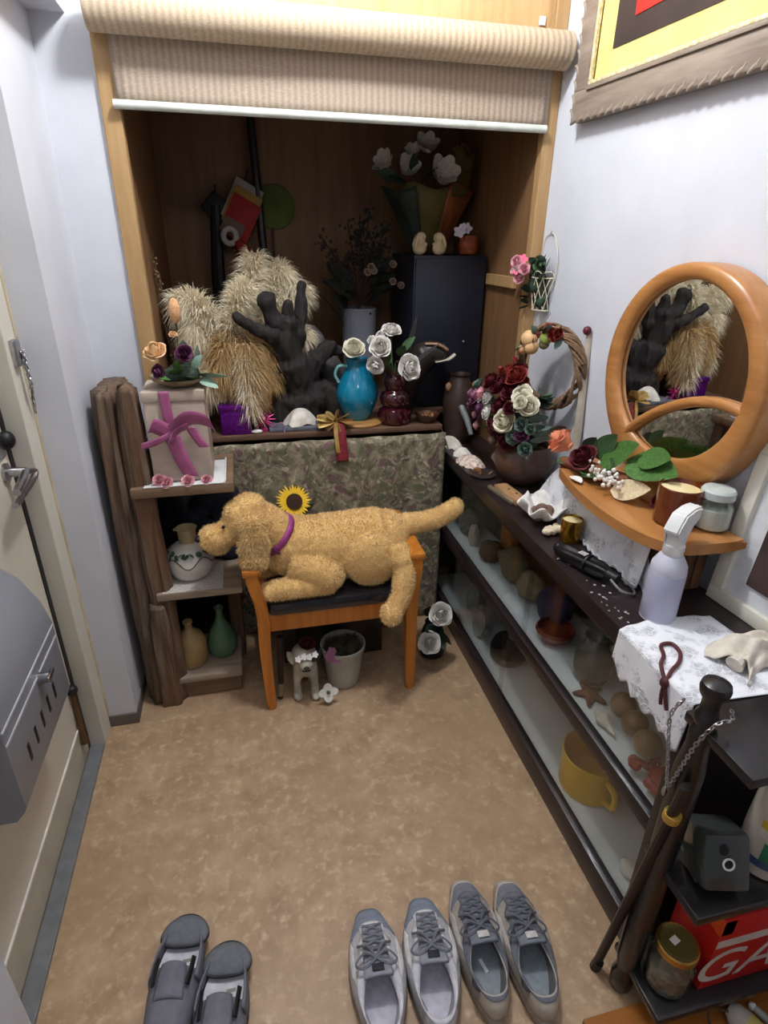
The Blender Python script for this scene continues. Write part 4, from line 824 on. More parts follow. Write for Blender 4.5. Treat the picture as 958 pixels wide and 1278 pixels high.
# little nut dish
t = thing('nut_dish', 'small brown dish of nuts on the deck edge right of the red vase', 'dish', (.70, 2.17, DZ))
obj('dish', lathe(BM(), [(.024, DZ), (.034, DZ+.006), (.046, DZ+.026), (.049, DZ+.034), (.046, DZ+.033), (.034, DZ+.014), (.001, DZ+.010)], 24, (.695, 2.175, 0)), mat('brown_lacquer', (84, 54, 40), (62, 38, 28), .35), t)
NUT = mat('nut_brown', (128, 86, 52), (96, 60, 34), .6, 30)
for k in range(11):
    a = k*2.4; r = .030*math.sqrt(k/11); tag(inst('nut', ball_me(NUT), None, (.695+r*math.cos(a), 2.175+r*math.sin(a), DZ+.026+.005*(k % 2)), (math.cos(a), math.sin(a), .4), (.009, .008, .011)), 'brown nut heaped in the small dish on the deck', 'nut', 'nuts in the small dish')
# dark ceramic bird-neck jug and brown bottle at the deck corner
BRC = mat('dark_brown_ceramic', (70, 54, 46), (48, 36, 32), .4, 8)
BZ = .765
t = thing('brown_bottle', 'dark brown eared ceramic bottle at the far end of the display cabinet', 'bottle', (.858, 2.262, BZ))
x, y = .858, 2.262
obj('body', lathe(BM(), [(.044, BZ), (.050, BZ+.01), (.062, BZ+.10), (.066, BZ+.18), (.056, BZ+.235), (.042, BZ+.262), (.038, BZ+.278), (.042, BZ+.288), (.038, BZ+.288), (.032, BZ+.27), (.001, BZ+.26)], 28, (x, y, 0)), BRC, t)
for s in (-1, 1): obj('ear', ell(BM(), (x+s*.056, y-.02, BZ+.240), (.012, .014, .018)), mat('tan_ceramic_ear', (150, 112, 80), None, .5), t)
obj('spout', tube(BM(), [(x-.01, y-.052, BZ+.17), (x+.004, y-.10, BZ+.12), (x+.012, y-.135, BZ+.07)], [.014, .012, .009], 10), mat('grey_spout', (120, 124, 124), None, .5), t)
t = thing('calabash_horn', 'dark curved calabash with a pale rim lying behind the red vase', 'calabash', (.72, 2.42, DZ))
obj('gourd', blob('gourd', lambda bm: tube(bm, bez([(.63, 2.40, DZ+.06), (.67, 2.38, DZ+.17), (.73, 2.37, DZ+.25), (.80, 2.36, DZ+.235)], 5), [.05]*5+[.055]*5+[.045]*5+[.03], 12), .007, mat('black_calabash', (50, 42, 38), (32, 28, 26), .4), 4), None, t)
obj('base', lathe(BM(), [(.05, DZ), (.055, DZ+.02), (.045, DZ+.07), (.002, DZ+.075)], 20, (.63, 2.40, 0)), MC['black_calabash'], t)
obj('pale_rim', tube(BM(), bez([(.71, 2.345, DZ+.285), (.755, 2.33, DZ+.285), (.80, 2.325, DZ+.262)], 6), [.012]*6+[.015]*6+[.008], 8, flat=.5), mat('tan_rim', (150, 116, 88), None, .5), t); obj('white_tip', tube(BM(), bez([(.75, 2.33, DZ+.215), (.80, 2.325, DZ+.225), (.83, 2.325, DZ+.245)], 6), [.006]*6+[.012]*6+[.010], 8, flat=.6), mat('pale_horn_tip', (198, 186, 166), None, .5), t)

t.location.y -= .062
# ---- black box cabinet at the back right and what stands on it
NAVY = mat('black_navy_laminate', (26, 30, 44), (20, 23, 34), .45, 4)
t = thing('black_cabinet', 'tall plain black cabinet at the back right of the alcove', 'cabinet', (.83, 2.56, DZ))
obj('carcass', bx(BM(), .685, .985, 2.395, 2.75, DZ, 1.488, .002), NAVY, t); obj('door', bx(BM(), .690, .980, 2.383, 2.395, DZ+.01, 1.478, .002), NAVY, t)
obj('knob', ell(BM(), (.905, 2.378, 1.16), .006), STEEL, t)
BUN = mat('cream_bunny_plush', (214, 194, 160), (190, 166, 128), .9, 40)
for i, (x, s) in enumerate(((.715, 1), (.795, -1))):
    t = thing('bunny_ornament', ('cream bunny ornament on the left facing its twin on the black cabinet', 'cream bunny ornament on the right facing its twin on the black cabinet')[i], 'ornament', (x, 2.43, 1.489), 0, 'bunny ornaments on the black cabinet')
    obj('body', blob('body', lambda bm: (ell(bm, (x, 2.43, 1.512), (.028, .024, .024)), ell(bm, (x+.004*s, 2.43, 1.552), (.021, .020, .020)), ell(bm, (x+.02*s, 2.425, 1.528), (.012, .008, .007))), .004, BUN, 3), None, t)
    for k in (-1, 1): obj('ear', ell(BM(), (x-.016*s, 2.43+.015*k, 1.538), (.007, .006, .024), ry(.3*s)), BUN, t)
t = thing('orange_pot', 'small terracotta pot with white flowers on the black cabinet', 'pot', (.925, 2.45, 1.489))
obj('pot', lathe(BM(), [(.026, 1.489), (.036, 1.495), (.042, 1.525), (.036, 1.556), (.030, 1.562), (.026, 1.555), (.002, 1.54)], 24, (.925, 2.45, 0)), mat('terracotta_carved', (150, 72, 34), (110, 48, 22), .6, 50, bump=.5), t)
for p, s in (((.872, 2.42, 1.572), .024), ((.905, 2.43, 1.585), .022), ((.886, 2.42, 1.59), .016)): inst('blossom', blossom_me(mat('lilac_white_petal', (214, 204, 216), None, .7), 5), t, p, (-.2, -.9, .4), s); stem(t, [(.925, 2.45, 1.55), p], .0016, STEMG)
# lily bouquet in paper wrap
t = thing('lily_bouquet', 'wrapped bouquet of white lilies standing on the black cabinet', 'bouquet', (.80, 2.60, 1.489))
OLV = mat('olive_wrap_paper', (96, 84, 34), (70, 60, 26), .6, 10); ORP = mat('orange_wrap_paper', (150, 84, 44), (110, 58, 30), .6, 10); DGW = mat('dark_green_wrap', (36, 50, 38), (26, 36, 28), .6, 10)
def wrapc(a0, a1, r0, r1, z0, z1, m, nm):
    obj(nm, sheet(BM(), lambda u, v: V((.80+(r0+(r1-r0)*v+.008*math.sin(9*u))*math.cos(a0+(a1-a0)*u), 2.60+.65*(r0+(r1-r0)*v)*math.sin(a0+(a1-a0)*u), z0+(z1-z0)*v+.012*math.sin(u*7)*v)), 20, 6), m, t, ang=80, solid=.001)
wrapc(PI*.9, PI*1.35, .055, .195, 1.489, 1.725, DGW, 'green_wrap'); wrapc(PI*1.2, PI*1.62, .055, .17, 1.489, 1.735, OLV, 'olive_wrap'); wrapc(PI*1.58, PI*2.05, .055, .18, 1.489, 1.735, ORP, 'orange_wrap'); wrapc(0, PI*.95, .055, .18, 1.489, 1.70, DGW, 'green_wrap')
wrapc(PI*1.60, PI*1.78, .17, .20, 1.70, 1.86, OLV, 'olive_flap')
LIL = mat('lily_petal', (206, 198, 186), (180, 172, 158), .7, 8)
for p, d, s in (((.610, 2.56, 1.80), (-.6, -.6, .5), .058), ((.695, 2.56, 1.79), (-.1, -.9, .4), .056), ((.765, 2.57, 1.86), (0, -.7, .7), .060), ((.810, 2.50, 1.765), (.1, -.9, .4), .075), ((.72, 2.58, 1.84), (-.3, -.6, .7), .045)):
    inst('lily', lily_me(LIL), t, p, d, s); stem(t, [(.80, 2.60, 1.56), tuple(V(p)*.6+V((.8, 2.6, 1.65))*.4), p], .004, STEMG)
for p, d, L in (((.70, 2.55, 1.74), (-.6, -.5, .3), .11), ((.74, 2.54, 1.75), (.2, -.7, .5), .10), ((.78, 2.54, 1.77), (.3, -.5, .8), .10), ((.66, 2.56, 1.75), (-.8, -.3, .2), .11), ((.85, 2.55, 1.75), (.6, -.4, .5), .10), ((.72, 2.56, 1.78), (-.2, -.5, .8), .09)): leaf(t, LEAFD, p, d, L, .2)
for d, s in (((.4, -.7, .6), .05), ((.6, -.4, .7), .045), ((.3, -.4, .9), .05)): inst('yellow_bloom', rose_me(mat('gold_yellow_petal', (178, 146, 58), (140, 108, 40), .7), 'rose', .8), t, (.895+.02*d[0], 2.55, 1.815+.03*d[2]), d, s*.9)
# dried dark flowers in a grey pot
t = thing('grey_planter', 'grey planter of dark dried flowers at the back of the deck', 'planter', (.50, 2.58, DZ))
obj('planter', lathe(BM(), [(.055, DZ), (.066, DZ+.005), (.074, DZ+.39), (.071, DZ+.394), (.066, DZ+.38), (.001, DZ+.35)], 28, (.50, 2.58, 0)), mat('pale_grey_planter', (120, 122, 130), (106, 108, 116), .6, 6), t); obj('drain_hole', ell(BM(), (.535, 2.517, 1.26), (.006, .004, .006)), BLACK, t)
DF = mat('dark_dried_flower', (62, 42, 40), (40, 26, 26), .9, 30); DFG = mat('dark_dried_leaf', (36, 40, 30), (24, 26, 20), .9, 30)
tips = [(.345, 2.56, 1.55), (.375, 2.55, 1.50), (.40, 2.58, 1.46), (.46, 2.60, 1.60), (.51, 2.60, 1.63), (.545, 2.58, 1.64), (.50, 2.55, 1.56), (.58, 2.58, 1.58), (.55, 2.55, 1.52), (.44, 2.56, 1.48), (.60, 2.56, 1.50), (.62, 2.58, 1.60)]
for p in tips:
    base = V((.50, 2.58, 1.27)); stem(t, [base, tuple((base+V(p))/2+V((0, 0, .03))), p], .003, DF)
    bm = BM()
    for k in range(34): q = base.lerp(V(p), random.uniform(.5, 1.03)); ell(bm, q+V((random.gauss(0, .014), random.gauss(0, .014), random.gauss(0, .012))), random.uniform(.004, .009), None, 6, 4)
    obj('seed_head', bm, DF if p[0] < .5 else DFG, t, kind='stuff')
for k in range(22): a = random.uniform(0, 6.28); leaf(t, DFG, (.50+.05*math.cos(a), 2.56, 1.28+random.uniform(0, .14)), (math.cos(a), -.5+.5*math.sin(a), random.uniform(.2, 1.2)), .11, .22)
for p in ((.535, 2.50, 1.44), (.545, 2.50, 1.425), (.52, 2.50, 1.42), (.625, 2.50, 1.45), (.625, 2.50, 1.385), (.66, 2.50, 1.37)): inst('pale_blossom', rose_me(mat('dusty_blossom', (176, 150, 132), None, .8)), t, p, (0, -.9, .4), .016)
leaf(t, DFG, (.46, 2.55, 1.26), (-.5, -.2, .9), .22, .08, name='blade_leaf'); leaf(t, DFG, (.44, 2.56, 1.20), (-.45, 0, .9), .20, .08, name='blade_leaf')
# things hung on the alcove's back wall
t = thing('dark_pole', 'dark upright pole standing against the back of the alcove', 'pole', (.13, 2.80, DZ)); obj('shaft', tube(BM(), [(.150, 2.80, DZ), (.10, 2.82, 2.26)], .017, 12), DARKZ, t); obj('ferrule', tube(BM(), [(.150, 2.80, DZ), (.1475, 2.801, DZ+.07)], .020, 12), STEEL, t)
t = thing('hanging_cards', 'tilted bundle of red, cream and white cards hanging inside the alcove', 'cards', (.03, 2.78, 1.62))
ca = ry(.5)
for c_, s_, col, nm, dy in (((.018, .072), (.12, .16), (176, 170, 156), 'white_card', 0), ((.026, .05), (.12, .15), (178, 140, 66), 'yellow_card', -.006), ((.034, .015), (.12, .16), (170, 40, 36), 'red_card', -.012), ((.02, -.03), (.09, .06), (120, 96, 82), 'brown_card', -.018)):
    obj(nm, box(BM(), V((.03, 2.80+dy, 1.60)) + ca @ V((c_[0]-.03, 0, c_[1])), (s_[0], .004, s_[1]), ca, .001), mat('card_'+nm, col, None, .7), t)
obj('white_ring', tube(BM(), [(-.008+.026*math.cos(a), 2.765, 1.545+.028*math.sin(a)) for a in [i*2*PI/24 for i in range(24)]], .012, 8, closed=True), mat('pale_ring', (200, 190, 180), None, .6), t)
obj('red_tassel', tube(BM(), [(.02, 2.77, 1.53), (.05, 2.77, 1.47), (.075, 2.77, 1.44)], [.02, .035, .008], 10), mat('red_cloth', (150, 30, 34), None, .8), t); obj('hanging_loop', tube(BM(), [(.05, 2.80, 1.70), (.08, 2.83, 1.78), (.088, 2.855, 1.80)], .002, 5), BLACK, t)
t = thing('black_fan', 'closed black object hanging left of the red cards', 'fan', (-.06, 2.80, 1.62)); obj('guard', box(BM(), (-.055, 2.81, 1.655), (.085, .02, .085), ry(.75), .006), BLACK, t); obj('handle', tube(BM(), [(-.055, 2.81, 1.66), (-.07, 2.81, 1.40), (-.08, 2.81, .95), (-.08, 2.81, DZ)], [.022, .03, .03, .028], 10), BLACK, t); obj('loop', tube(BM(), [(-.052, 2.81, 1.70), (-.05, 2.855, 1.735)], .003, 6), BLACK, t)
t = thing('green_fan', 'round dull green paper fan standing behind the dark pole', 'fan', (.19, 2.845, 1.65))
bm = BM(); lathe(bm, [(.001, 0), (.085, 0), (.087, .002), (.085, .004), (.001, .004)], 32, m=Matrix.Translation((.185, 2.852, 1.66)) @ rx(PI/2).to_4x4()); obj('leaf_disc', bm, mat('dull_green_paper', (98, 108, 46), (80, 90, 38), .8, 10), t); obj('handle', tube(BM(), [(.175, 2.852, 1.58), (.165, 2.852, DZ)], .006, 8), STEMB, t)
# thin dried spray at the left inside edge
t = thing('dried_spray', 'thin dried twig spray standing inside the left edge of the alcove', 'dried flowers', (-.245, 2.30, DZ))
for k in range(3):
    tip = (-.262+.008*k, 2.26+.03*k, 1.50-.07*k); stem(t, [(-.235, 2.32, DZ), (-.25, 2.30, 1.2), tip], .002, STEMB); bm = BM()
    for j in range(40): q = V((-.245, 2.31, 1.12)).lerp(V(tip), random.random()); ell(bm, q+V((random.gauss(0, .005), random.gauss(0, .006), 0)), random.uniform(.002, .005), None, 6, 4)
    obj('seed_head', bm, mat('pale_twig_seed', (128, 108, 78), (90, 74, 52), .9, 60), t, kind='stuff')
obj('base', lathe(BM(), [(.022, DZ), (.026, DZ+.02), (.018, DZ+.09), (.002, DZ+.09)], 14, (-.236, 2.32, 0)), BRC, t)
# ================================================================== WALL THINGS
# framed abstract painting, right wall
wa = math.atan(.0595); WR = Matrix.Rotation(wa, 4, 'Z')
def wallM(y, z, off=0):      # local x runs toward the viewer along the wall, y up, z out of the wall
    o = V((xw(y), y, z)); ex = V((math.sin(wa), -math.cos(wa), 0)); ez = V((-math.cos(wa), -math.sin(wa), 0)); ey = V((0, 0, 1))
    m = Matrix((ex, ey, ez)).transposed().to_4x4(); m.translation = o + ez*off; return m
TAUP = wood('carved_taupe_frame', (150, 136, 122), (118, 104, 92), 1, 6, .6, .3)
t = thing('framed_painting', 'abstract painting with a gilt liner in a carved taupe frame high on the right wall', 'painting', (1.05, 1.5, 1.87))
m = wallM(1.905, 1.868, .002); FW_, FH = .82, .52
def fr(name, x0, y0, x1, y1, wdt, z0, z1, mm, lip=0):
    for a in ((x0, y0, x1, y0+wdt), (x0, y1-wdt, x1, y1), (x0, y0+wdt, x0+wdt, y1-wdt), (x1-wdt, y0+wdt, x1, y1-wdt)):
        bm = BM(); bx(bm, a[0], a[2], a[1], a[3], z0, z1, .002); bmesh.ops.transform(bm, matrix=m, verts=bm.verts); obj(name, bm, mm, t)
fr('frame_rail', 0, 0, FW_, FH, .075, 0, .038, TAUP); fr('inner_lip', .068, .068, FW_-.068, FH-.068, .012, .038, .044, TAUP)
GLT = mat('gilt_liner', (222, 200, 128), (206, 178, 100), .4, 12, metal=.15); fr('liner_edge', .078, .078, FW_-.078, FH-.078, .010, .034, .045, mat('pale_gilt_edge', (226, 220, 186), (190, 172, 120), .45, 90))
def flat(nm, poly, z, mm):
    bm = prism(BM(), poly, m @ Matrix.Translation((0, 0, z)), .002); return obj(nm, bm, mm, t, False)
flat('yellow_mount', [(.085, .085), (FW_-.085, .085), (FW_-.085, FH-.085), (.085, FH-.085)], .028, mat('yellow_mount_paint', (228, 208, 134), (218, 194, 116), .6, 8))
flat('dark_field', [(.155, .145), (FW_-.155, .145), (FW_-.155, FH-.145), (.155, FH-.145)], .0302, mat('dark_brown_paint', (56, 44, 42), (46, 36, 36), .6, 10)); flat('red_block', [(.235, .195), (.55, .205), (.55, .36), (.225, .36)], .0324, mat('red_paint', (226, 42, 36), (212, 32, 28), .55, 10))
orn = BM(); ell(orn, (0, 0, 0), (.021, .007, .006), rz(.45), 10, 6); ell(orn, (.008, .006, .001), (.012, .004, .005), rz(.9), 8, 5); orm = mesh('carved_leaf', orn, TAUP)
for k in range(24):
    o = inst('carved_leaf', orm, t, m @ V((.014+k*.034, .004, .034))); o.rotation_quaternion = m.to_quaternion(); 
for k in range(14):
    o = inst('carved_leaf', orm, t, m @ V((.004, .02+k*.036, .034))); o.rotation_quaternion = m.to_quaternion() @ Quaternion((0, 0, 1), PI/2)
# white frame leaning at the near end of the cabinet
t = thing('leaning_frame', 'white framed picture leaning on the wall beside the round mirror', 'picture frame', (1.08, .75, CZ))
FWH = mat('warm_white_frame', (226, 222, 208), (216, 211, 196), .45, 4); MATW = mat('white_mount_board', (224, 226, 230), None, .8); BRP = mat('brown_picture', (84, 66, 62), (62, 48, 46), .5, 5)
ln = .10; o0 = V((1.052, 1.005, CZ)); ex = V((math.sin(wa), -math.cos(wa), 0)); ez0 = V((-math.cos(wa), -math.sin(wa), 0)); ey = (V((0, 0, 1))*math.cos(ln) - ez0*math.sin(ln)); ez = ex.cross(ey)
m = Matrix((ex, ey, ez)).transposed().to_4x4(); m.translation = o0 + V((.012, 0, 0))
W2, H2 = .46, .40
fr('frame_rail', 0, 0, W2, H2, .034, -.018, .006, FWH); flat('mount', [(.03, .03), (W2-.03, .03), (W2-.03, H2-.03), (.03, H2-.03)], -.010, MATW)
flat('mount_bevel', [(.076, .072), (W2-.076, .072), (W2-.076, H2-.072), (.076, H2-.072)], -.0078, WHITEP); flat('print', [(.080, .076), (W2-.080, .076), (W2-.080, H2-.076), (.080, H2-.076)], -.0056, BRP)
# wire wall basket with pink flowers
WIRE = mat('cream_painted_wire', (222, 214, 190), (206, 196, 170), .5)
t = thing('wall_basket', 'small cream wire half-basket of pink flowers hanging on the right wall', 'basket', (1.02, 1.955, 1.33))
wb = V((1.005, 1.955, 0)); 
def bp(a, z, r0=.040, r1=.055):
    f = (z-1.325)/.105; r = r0*(1-f)+r1*f; return V((xw(1.955)-.006-r*.85*math.sin(a), 1.955-r*1.05*math.cos(a), z))
for z in (1.327, 1.432): obj('hoop', tube(BM(), [bp(i*PI/14, z) for i in range(15)] + [bp(0, z)], .0022, 6), WIRE, t)
for k in range(7):
    a = k*PI/6; a2 = min(PI, a+PI/4); a3 = max(0, a-PI/4)
    for q in (a2, a3):
        if abs(q-a) > .1: obj('lattice_wire', tube(BM(), [bp(a+(q-a)*j/5, 1.327+.105*j/5) for j in range(6)], .0016, 5), WIRE, t)
for k in range(4): a = (k+.5)*PI/4; obj('scallop', tube(BM(), [bp(a+.36*math.cos(q), 1.432+.022*math.sin(q)) for q in [i*PI/8 for i in range(9)]], .0016, 5), WIRE, t)
obj('handle', tube(BM(), bez([bp(0, 1.43), (xw(1.955)-.004, 1.895, 1.50), (xw(1.97)-.004, 1.935, 1.565), (xw(1.99)-.004, 1.985, 1.56), (xw(2)-.004, 2.008, 1.50), bp(PI, 1.43)], 8), .0016, 6), WIRE, t); obj('hook', tube(BM(), [(xw(1.95), 1.947, 1.570), (xw(1.95)-.012, 1.947, 1.568), (xw(1.95)-.012, 1.943, 1.577)], .0018, 6), STEEL, t)
obj('dark_foliage', blob('dark_foliage', lambda bm: [ell(bm, (xw(1.955)-.03+random.uniform(-.012, .012), 1.955+random.uniform(-.03, .03), 1.345+.10*k/16), .017) for k in range(16)], .005, LEAFD, 1), None, t)
for k in range(38): leaf(t, LEAFD if k % 3 else LEAF, (xw(1.95)-.034, 1.95+random.uniform(-.04, .03), 1.435+random.uniform(0, .045)), (random.uniform(-.8, .1), random.uniform(-.9, .7), random.uniform(.1, 1)), .036, .36)
for k in range(6): leaf(t, LEAFD, (xw(1.95)-.045, 1.99, 1.34+.01*k), (-.5, .8, -.2+.1*k), .04, .3)
for k in range(16): inst('pink_flower', (rose_me if k % 2 else blossom_me)((PINK, PINKL, PINK, WHITEPT)[k % 4]), t, (.962+random.gauss(0, .010), 1.995+random.gauss(0, .023), 1.450+random.gauss(0, .020)), (-.7+random.gauss(0, .3), -.6+random.gauss(0, .3), .35), random.uniform(.014, .021))
t.location.y += .035; t.location.x -= .002
# vine wreath
VINE = wood('twisted_vine', (138, 108, 80), (100, 76, 56), 0, 7, .85, .5)
t = thing('vine_wreath', 'twisted vine wreath with faux fruit leaning against the right wall', 'wreath', (1.03, 1.79, 1.03))
wc = V((.992, 1.795, 1.165)); wr = .124
wey = V((-.12, .20, .92)).normalized(); wex = V((.40, -.92, .22)); wex = (wex-wey*wex.dot(wey)).normalized()
for k in range(10):
    ph = k*2*PI/10
    obj('vine', tube(BM(), [wc + (wex*math.cos(a)+wey*math.sin(a))*(wr+.016*math.cos(ph+a*(3+k % 3))) + wex.cross(wey)*.016*math.sin(ph+a*(3+k % 3)) for a in [i*2*PI/60 for i in range(60)]], .0048, 6, closed=True), VINE, t)
def wp(a, r=wr, o=.015): return wc+(wex*math.cos(a)+wey*math.sin(a))*r - wex.cross(wey)*(-o if wex.cross(wey).x > 0 else o)
out = -1 if wex.cross(wey).x > 0 else 1
def wp(a, r=wr, o=.018): return wc+(wex*math.cos(a)+wey*math.sin(a))*r + wex.cross(wey)*o*out
for a, s, r, mm, nm in ((2.05, .026, .114, mat('peach_fruit', (226, 188, 140), (206, 160, 108), .5), 'peach_fruit'), (2.15, .022, .088, MC['peach_fruit'], 'peach_fruit'), (1.42, .019, .095, mat('green_apple', (150, 166, 84), (126, 140, 60), .4), 'green_apple'), (1.50, .016, .078, mat('olive_nut', (120, 112, 74), None, .5), 'acorn'), (2.45, .014, .112, MC['peach_fruit'], 'peach_fruit')):
    inst(nm, ball_me(mm, 14), t, wp(a, r, .022), (0, 0, 1), s*1.1)
for a in (1.0, 1.1, 1.2, 1.05): inst('rust_flower', rose_me(RUST), t, wp(a, .112+random.uniform(-.012, .012)), (-.7, -.5, .5), .02)
for k in range(22): leaf(t, (EUC, LEAFD, STEMB, RUST)[k % 4], wp(.9+k*.11, .115), (random.uniform(-.6, 0), random.uniform(-.8, .8), random.uniform(-.3, 1)), .04, .28)
obj('hanging_wire', tube(BM(), bez([tuple(wp(2.3, .12, 0)), (1.035, 1.92, 1.31), (xw(1.95), 1.95, 1.325)], 6), .0008, 5), STEEL, t)
t = thing('knobbed_stick', 'pale flat wooden stick with a dark red knob leaning behind the wreath', 'stick', (1.04, 1.66, CZ))
obj('stick', tube(BM(), [(1.030, 1.625, CZ), (1.050, 1.658, 1.00), (1.058, 1.692, 1.287)], [.014, .013, .009], 8, flat=.4), mat('pale_grey_wood', (186, 176, 160), (164, 154, 138), .6), t); obj('knob', ell(BM(), (1.050, 1.694, 1.296), .0135), mat('dark_red_lacquer', (96, 26, 36), None, .3), t)

# ================================================================== MIRROR GROUP
HON = wood('honey_varnished_wood', (186, 130, 74), (162, 106, 54), 1, 5, .36, .05, .25)
BASEZ = .945
t = thing('mirror_stand_box', 'brown wooden box raising the round mirror above the cabinet', 'box', (1.0, 1.4, CZ))
def boxpoly(): return [(.935, 1.035), (1.062, 1.035), (1.045, 1.52), (.935, 1.52)]
obj('carcass', prism(BM(), boxpoly(), Matrix.Translation((0, 0, CZ)), .150), wood('brown_box_wood', (116, 82, 52), (84, 58, 38), 2, 6, .6, .2), t, False)
for i in range(4): obj('slat', bx(BM(), .938+.031*i, .966+.031*i, 1.029, 1.035, CZ+.004, CZ+.146, .002), MC['brown_box_wood'], t)
LACEM, lnt, lb = nodes('white_lace'); co = coords(lnt); vo = lnt.nodes.new('ShaderNodeTexVoronoi'); vo.inputs['Scale'].default_value = 75; vo.feature = 'DISTANCE_TO_EDGE'; lnt.links.new(co, vo.inputs['Vector'])
g = noi(lnt, co, 18, 4, .6); ha = lnt.nodes.new('ShaderNodeMath'); ha.operation = 'MAXIMUM'; lnt.links.new(ramp(lnt, vo.outputs['Distance'], .12, .04), ha.inputs[0]); lnt.links.new(ramp(lnt, g, .40, .50), ha.inputs[1])
lnt.links.new(mix(lnt, ha.outputs[0], (208, 210, 216), (238, 240, 245)), lb.inputs['Base Color']); lb.inputs['Roughness'].default_value = .95
al = lnt.nodes.new('ShaderNodeMapRange'); al.inputs[3].default_value = .88; al.inputs[4].default_value = 1; lnt.links.new(ha.outputs[0], al.inputs[0]); lnt.links.new(al.outputs[0], lb.inputs['Alpha']); bumpn(lnt, ha.outputs[0], lb, .6, .004)
def drape(u, v):
    y = 1.06 + .60*u; w_ = .5+.5*math.sin(u*25+math.sin(u*9)*1.5); top = CZ+.1535 - .148*max(0, min(1, (u-.775)/.2))**1.3
    if v < .35: k = v/.35; return V((1.02-.088*k, y, top+.002*math.sin(u*40)))
    k = (v-.35)/.65; return V((.932-.008-.018*k*w_ - .012*k, y, top - (top-CZ-.003)*k))
t = thing('lace_runner', 'white lace runner hanging down the front of the box under the mirror', 'lace', (.9, 1.4, CZ)); obj('lace', sheet(BM(), drape, 110, 26), LACEM, t, ang=180)
obj('scalloped_edge', tube(BM(), [drape(i/140, 1.0)+V((-.003, 0, .006+.004*math.sin(i*.9))) for i in range(141)], .0035, 5), LACEM, t)
obj('lace_corner', sheet(BM(), lambda u, v: V((.928-.02*u*(1-.2*v)-.008*math.sin(v*6), 1.02+.10*v-.03*u, CZ+.003+.12*(1-u)*(.3+.7*v)+.006*math.sin(u*9+v*5))), 16, 16), LACEM, t, ang=180)

t = thing('round_mirror', 'round honey-coloured wooden mirror with a small curved shelf base', 'mirror', (1.0, 1.24, BASEZ-.025))
cy, cz, fx = 1.242, 1.250, 1.035
R_in, R_outy, R_outz = .212, .270, .262
def mx(y): return fx + .0595*(1.24-y)*1.0
def egg(a, ry_, rz_up, rz_dn): s = math.sin(a); return (cy + ry_*math.cos(a), cz + (rz_up if s > 0 else rz_dn)*s)
def ringfn(u, v):
    a = u*2*PI; w_ = v*2*PI                    # rounded section between inner and outer ellipse
    yi, zi = egg(a, .208, .222, .200); yo, zo = egg(a, .262, .260, .290)
    f = .5-.5*math.cos(w_); dx = -.018*max(0, math.sin(w_))**.7 if math.sin(w_) > 0 else .05*f
    y = yi+(yo-yi)*f; return V((mx(y)+dx, y, zi+(zo-zi)*f))
obj('ring', sheet(BM(), ringfn, 96, 20, True), HON, t, ang=60)
def cross(k): y = 1.375-.36*k; return V((mx(y)-.004, y, 1.065+.155*math.sin(k*PI*.60)**.8))
CR = [cross(i/20) for i in range(21)]
obj('crossbar', tube(BM(), CR, .0125, 12, flat=1.0), HON, t)
MIR, mnt, mb = nodes('mirror_silver'); mb.inputs['Base Color'].default_value = (.82, .84, .84, 1); mb.inputs['Metallic'].default_value = 1; mb.inputs['Roughness'].default_value = .01
def gl(up):
    pts = []
    for i in range(60):
        a = i*2*PI/60; y, z = egg(a, .213, .227, .205)
        k = max(0, min(1, (1.375-y)/.36)); zc = cross(k).z
        pts.append((y, max(z, zc) if up else min(z, zc)))
    bm = BM(); bm.faces.new([bm.verts.new((mx(y)+.004, y, z)) for y, z in pts]); bmesh.ops.remove_doubles(bm, verts=bm.verts, dist=.0005); return bm
obj('upper_glass', gl(True), MIR, t, False, label='round upper mirror glass'); obj('lower_glass', gl(False), MIR, t, False, label='crescent lower mirror glass')
bk = BM(); bk.faces.new([bk.verts.new((mx(y)+.010, y, z)) for y, z in [egg(i*2*PI/48, .24, .24, .24) for i in range(48)]]); obj('backing', bk, mat('mirror_backing_board', (90, 66, 44), None, .8), t, False, solid=.006)
# shelf base
bp_ = bez([(1.045, 1.505), (.90, 1.495), (.848, 1.32), (.834, 1.13), (.862, .995), (.935, .945), (1.060, .945)], 8) if False else [V((x, y, 0)) for x, y in ((1.045, 1.51), (.93, 1.50), (.885, 1.46), (.860, 1.38), (.843, 1.28), (.836, 1.17), (.842, 1.08), (.860, 1.01), (.895, .965), (.95, .948), (1.070, .945))]
P = [p for p in bez([tuple(q) for q in bp_], 4)]
bm = prism(BM(), [(p.x, p.y) for p in P][::-1], Matrix.Translation((0, 0, BASEZ-.026)), .026); bmesh.ops.bevel(bm, geom=[e for e in bm.edges if abs(e.verts[0].co.z-e.verts[1].co.z) < 1e-5 and len(e.link_faces) == 2], offset=.006, segments=2, affect='EDGES'); obj('shelf_base', bm, HON, t)
obj('foot_block', blob('foot_block', lambda bm: (ell(bm, (1.036, 1.22, .968), (.032, .17, .042)), ell(bm, (1.03, 1.22, .950), (.06, .20, .016))), .006, HON, 3), None, t)
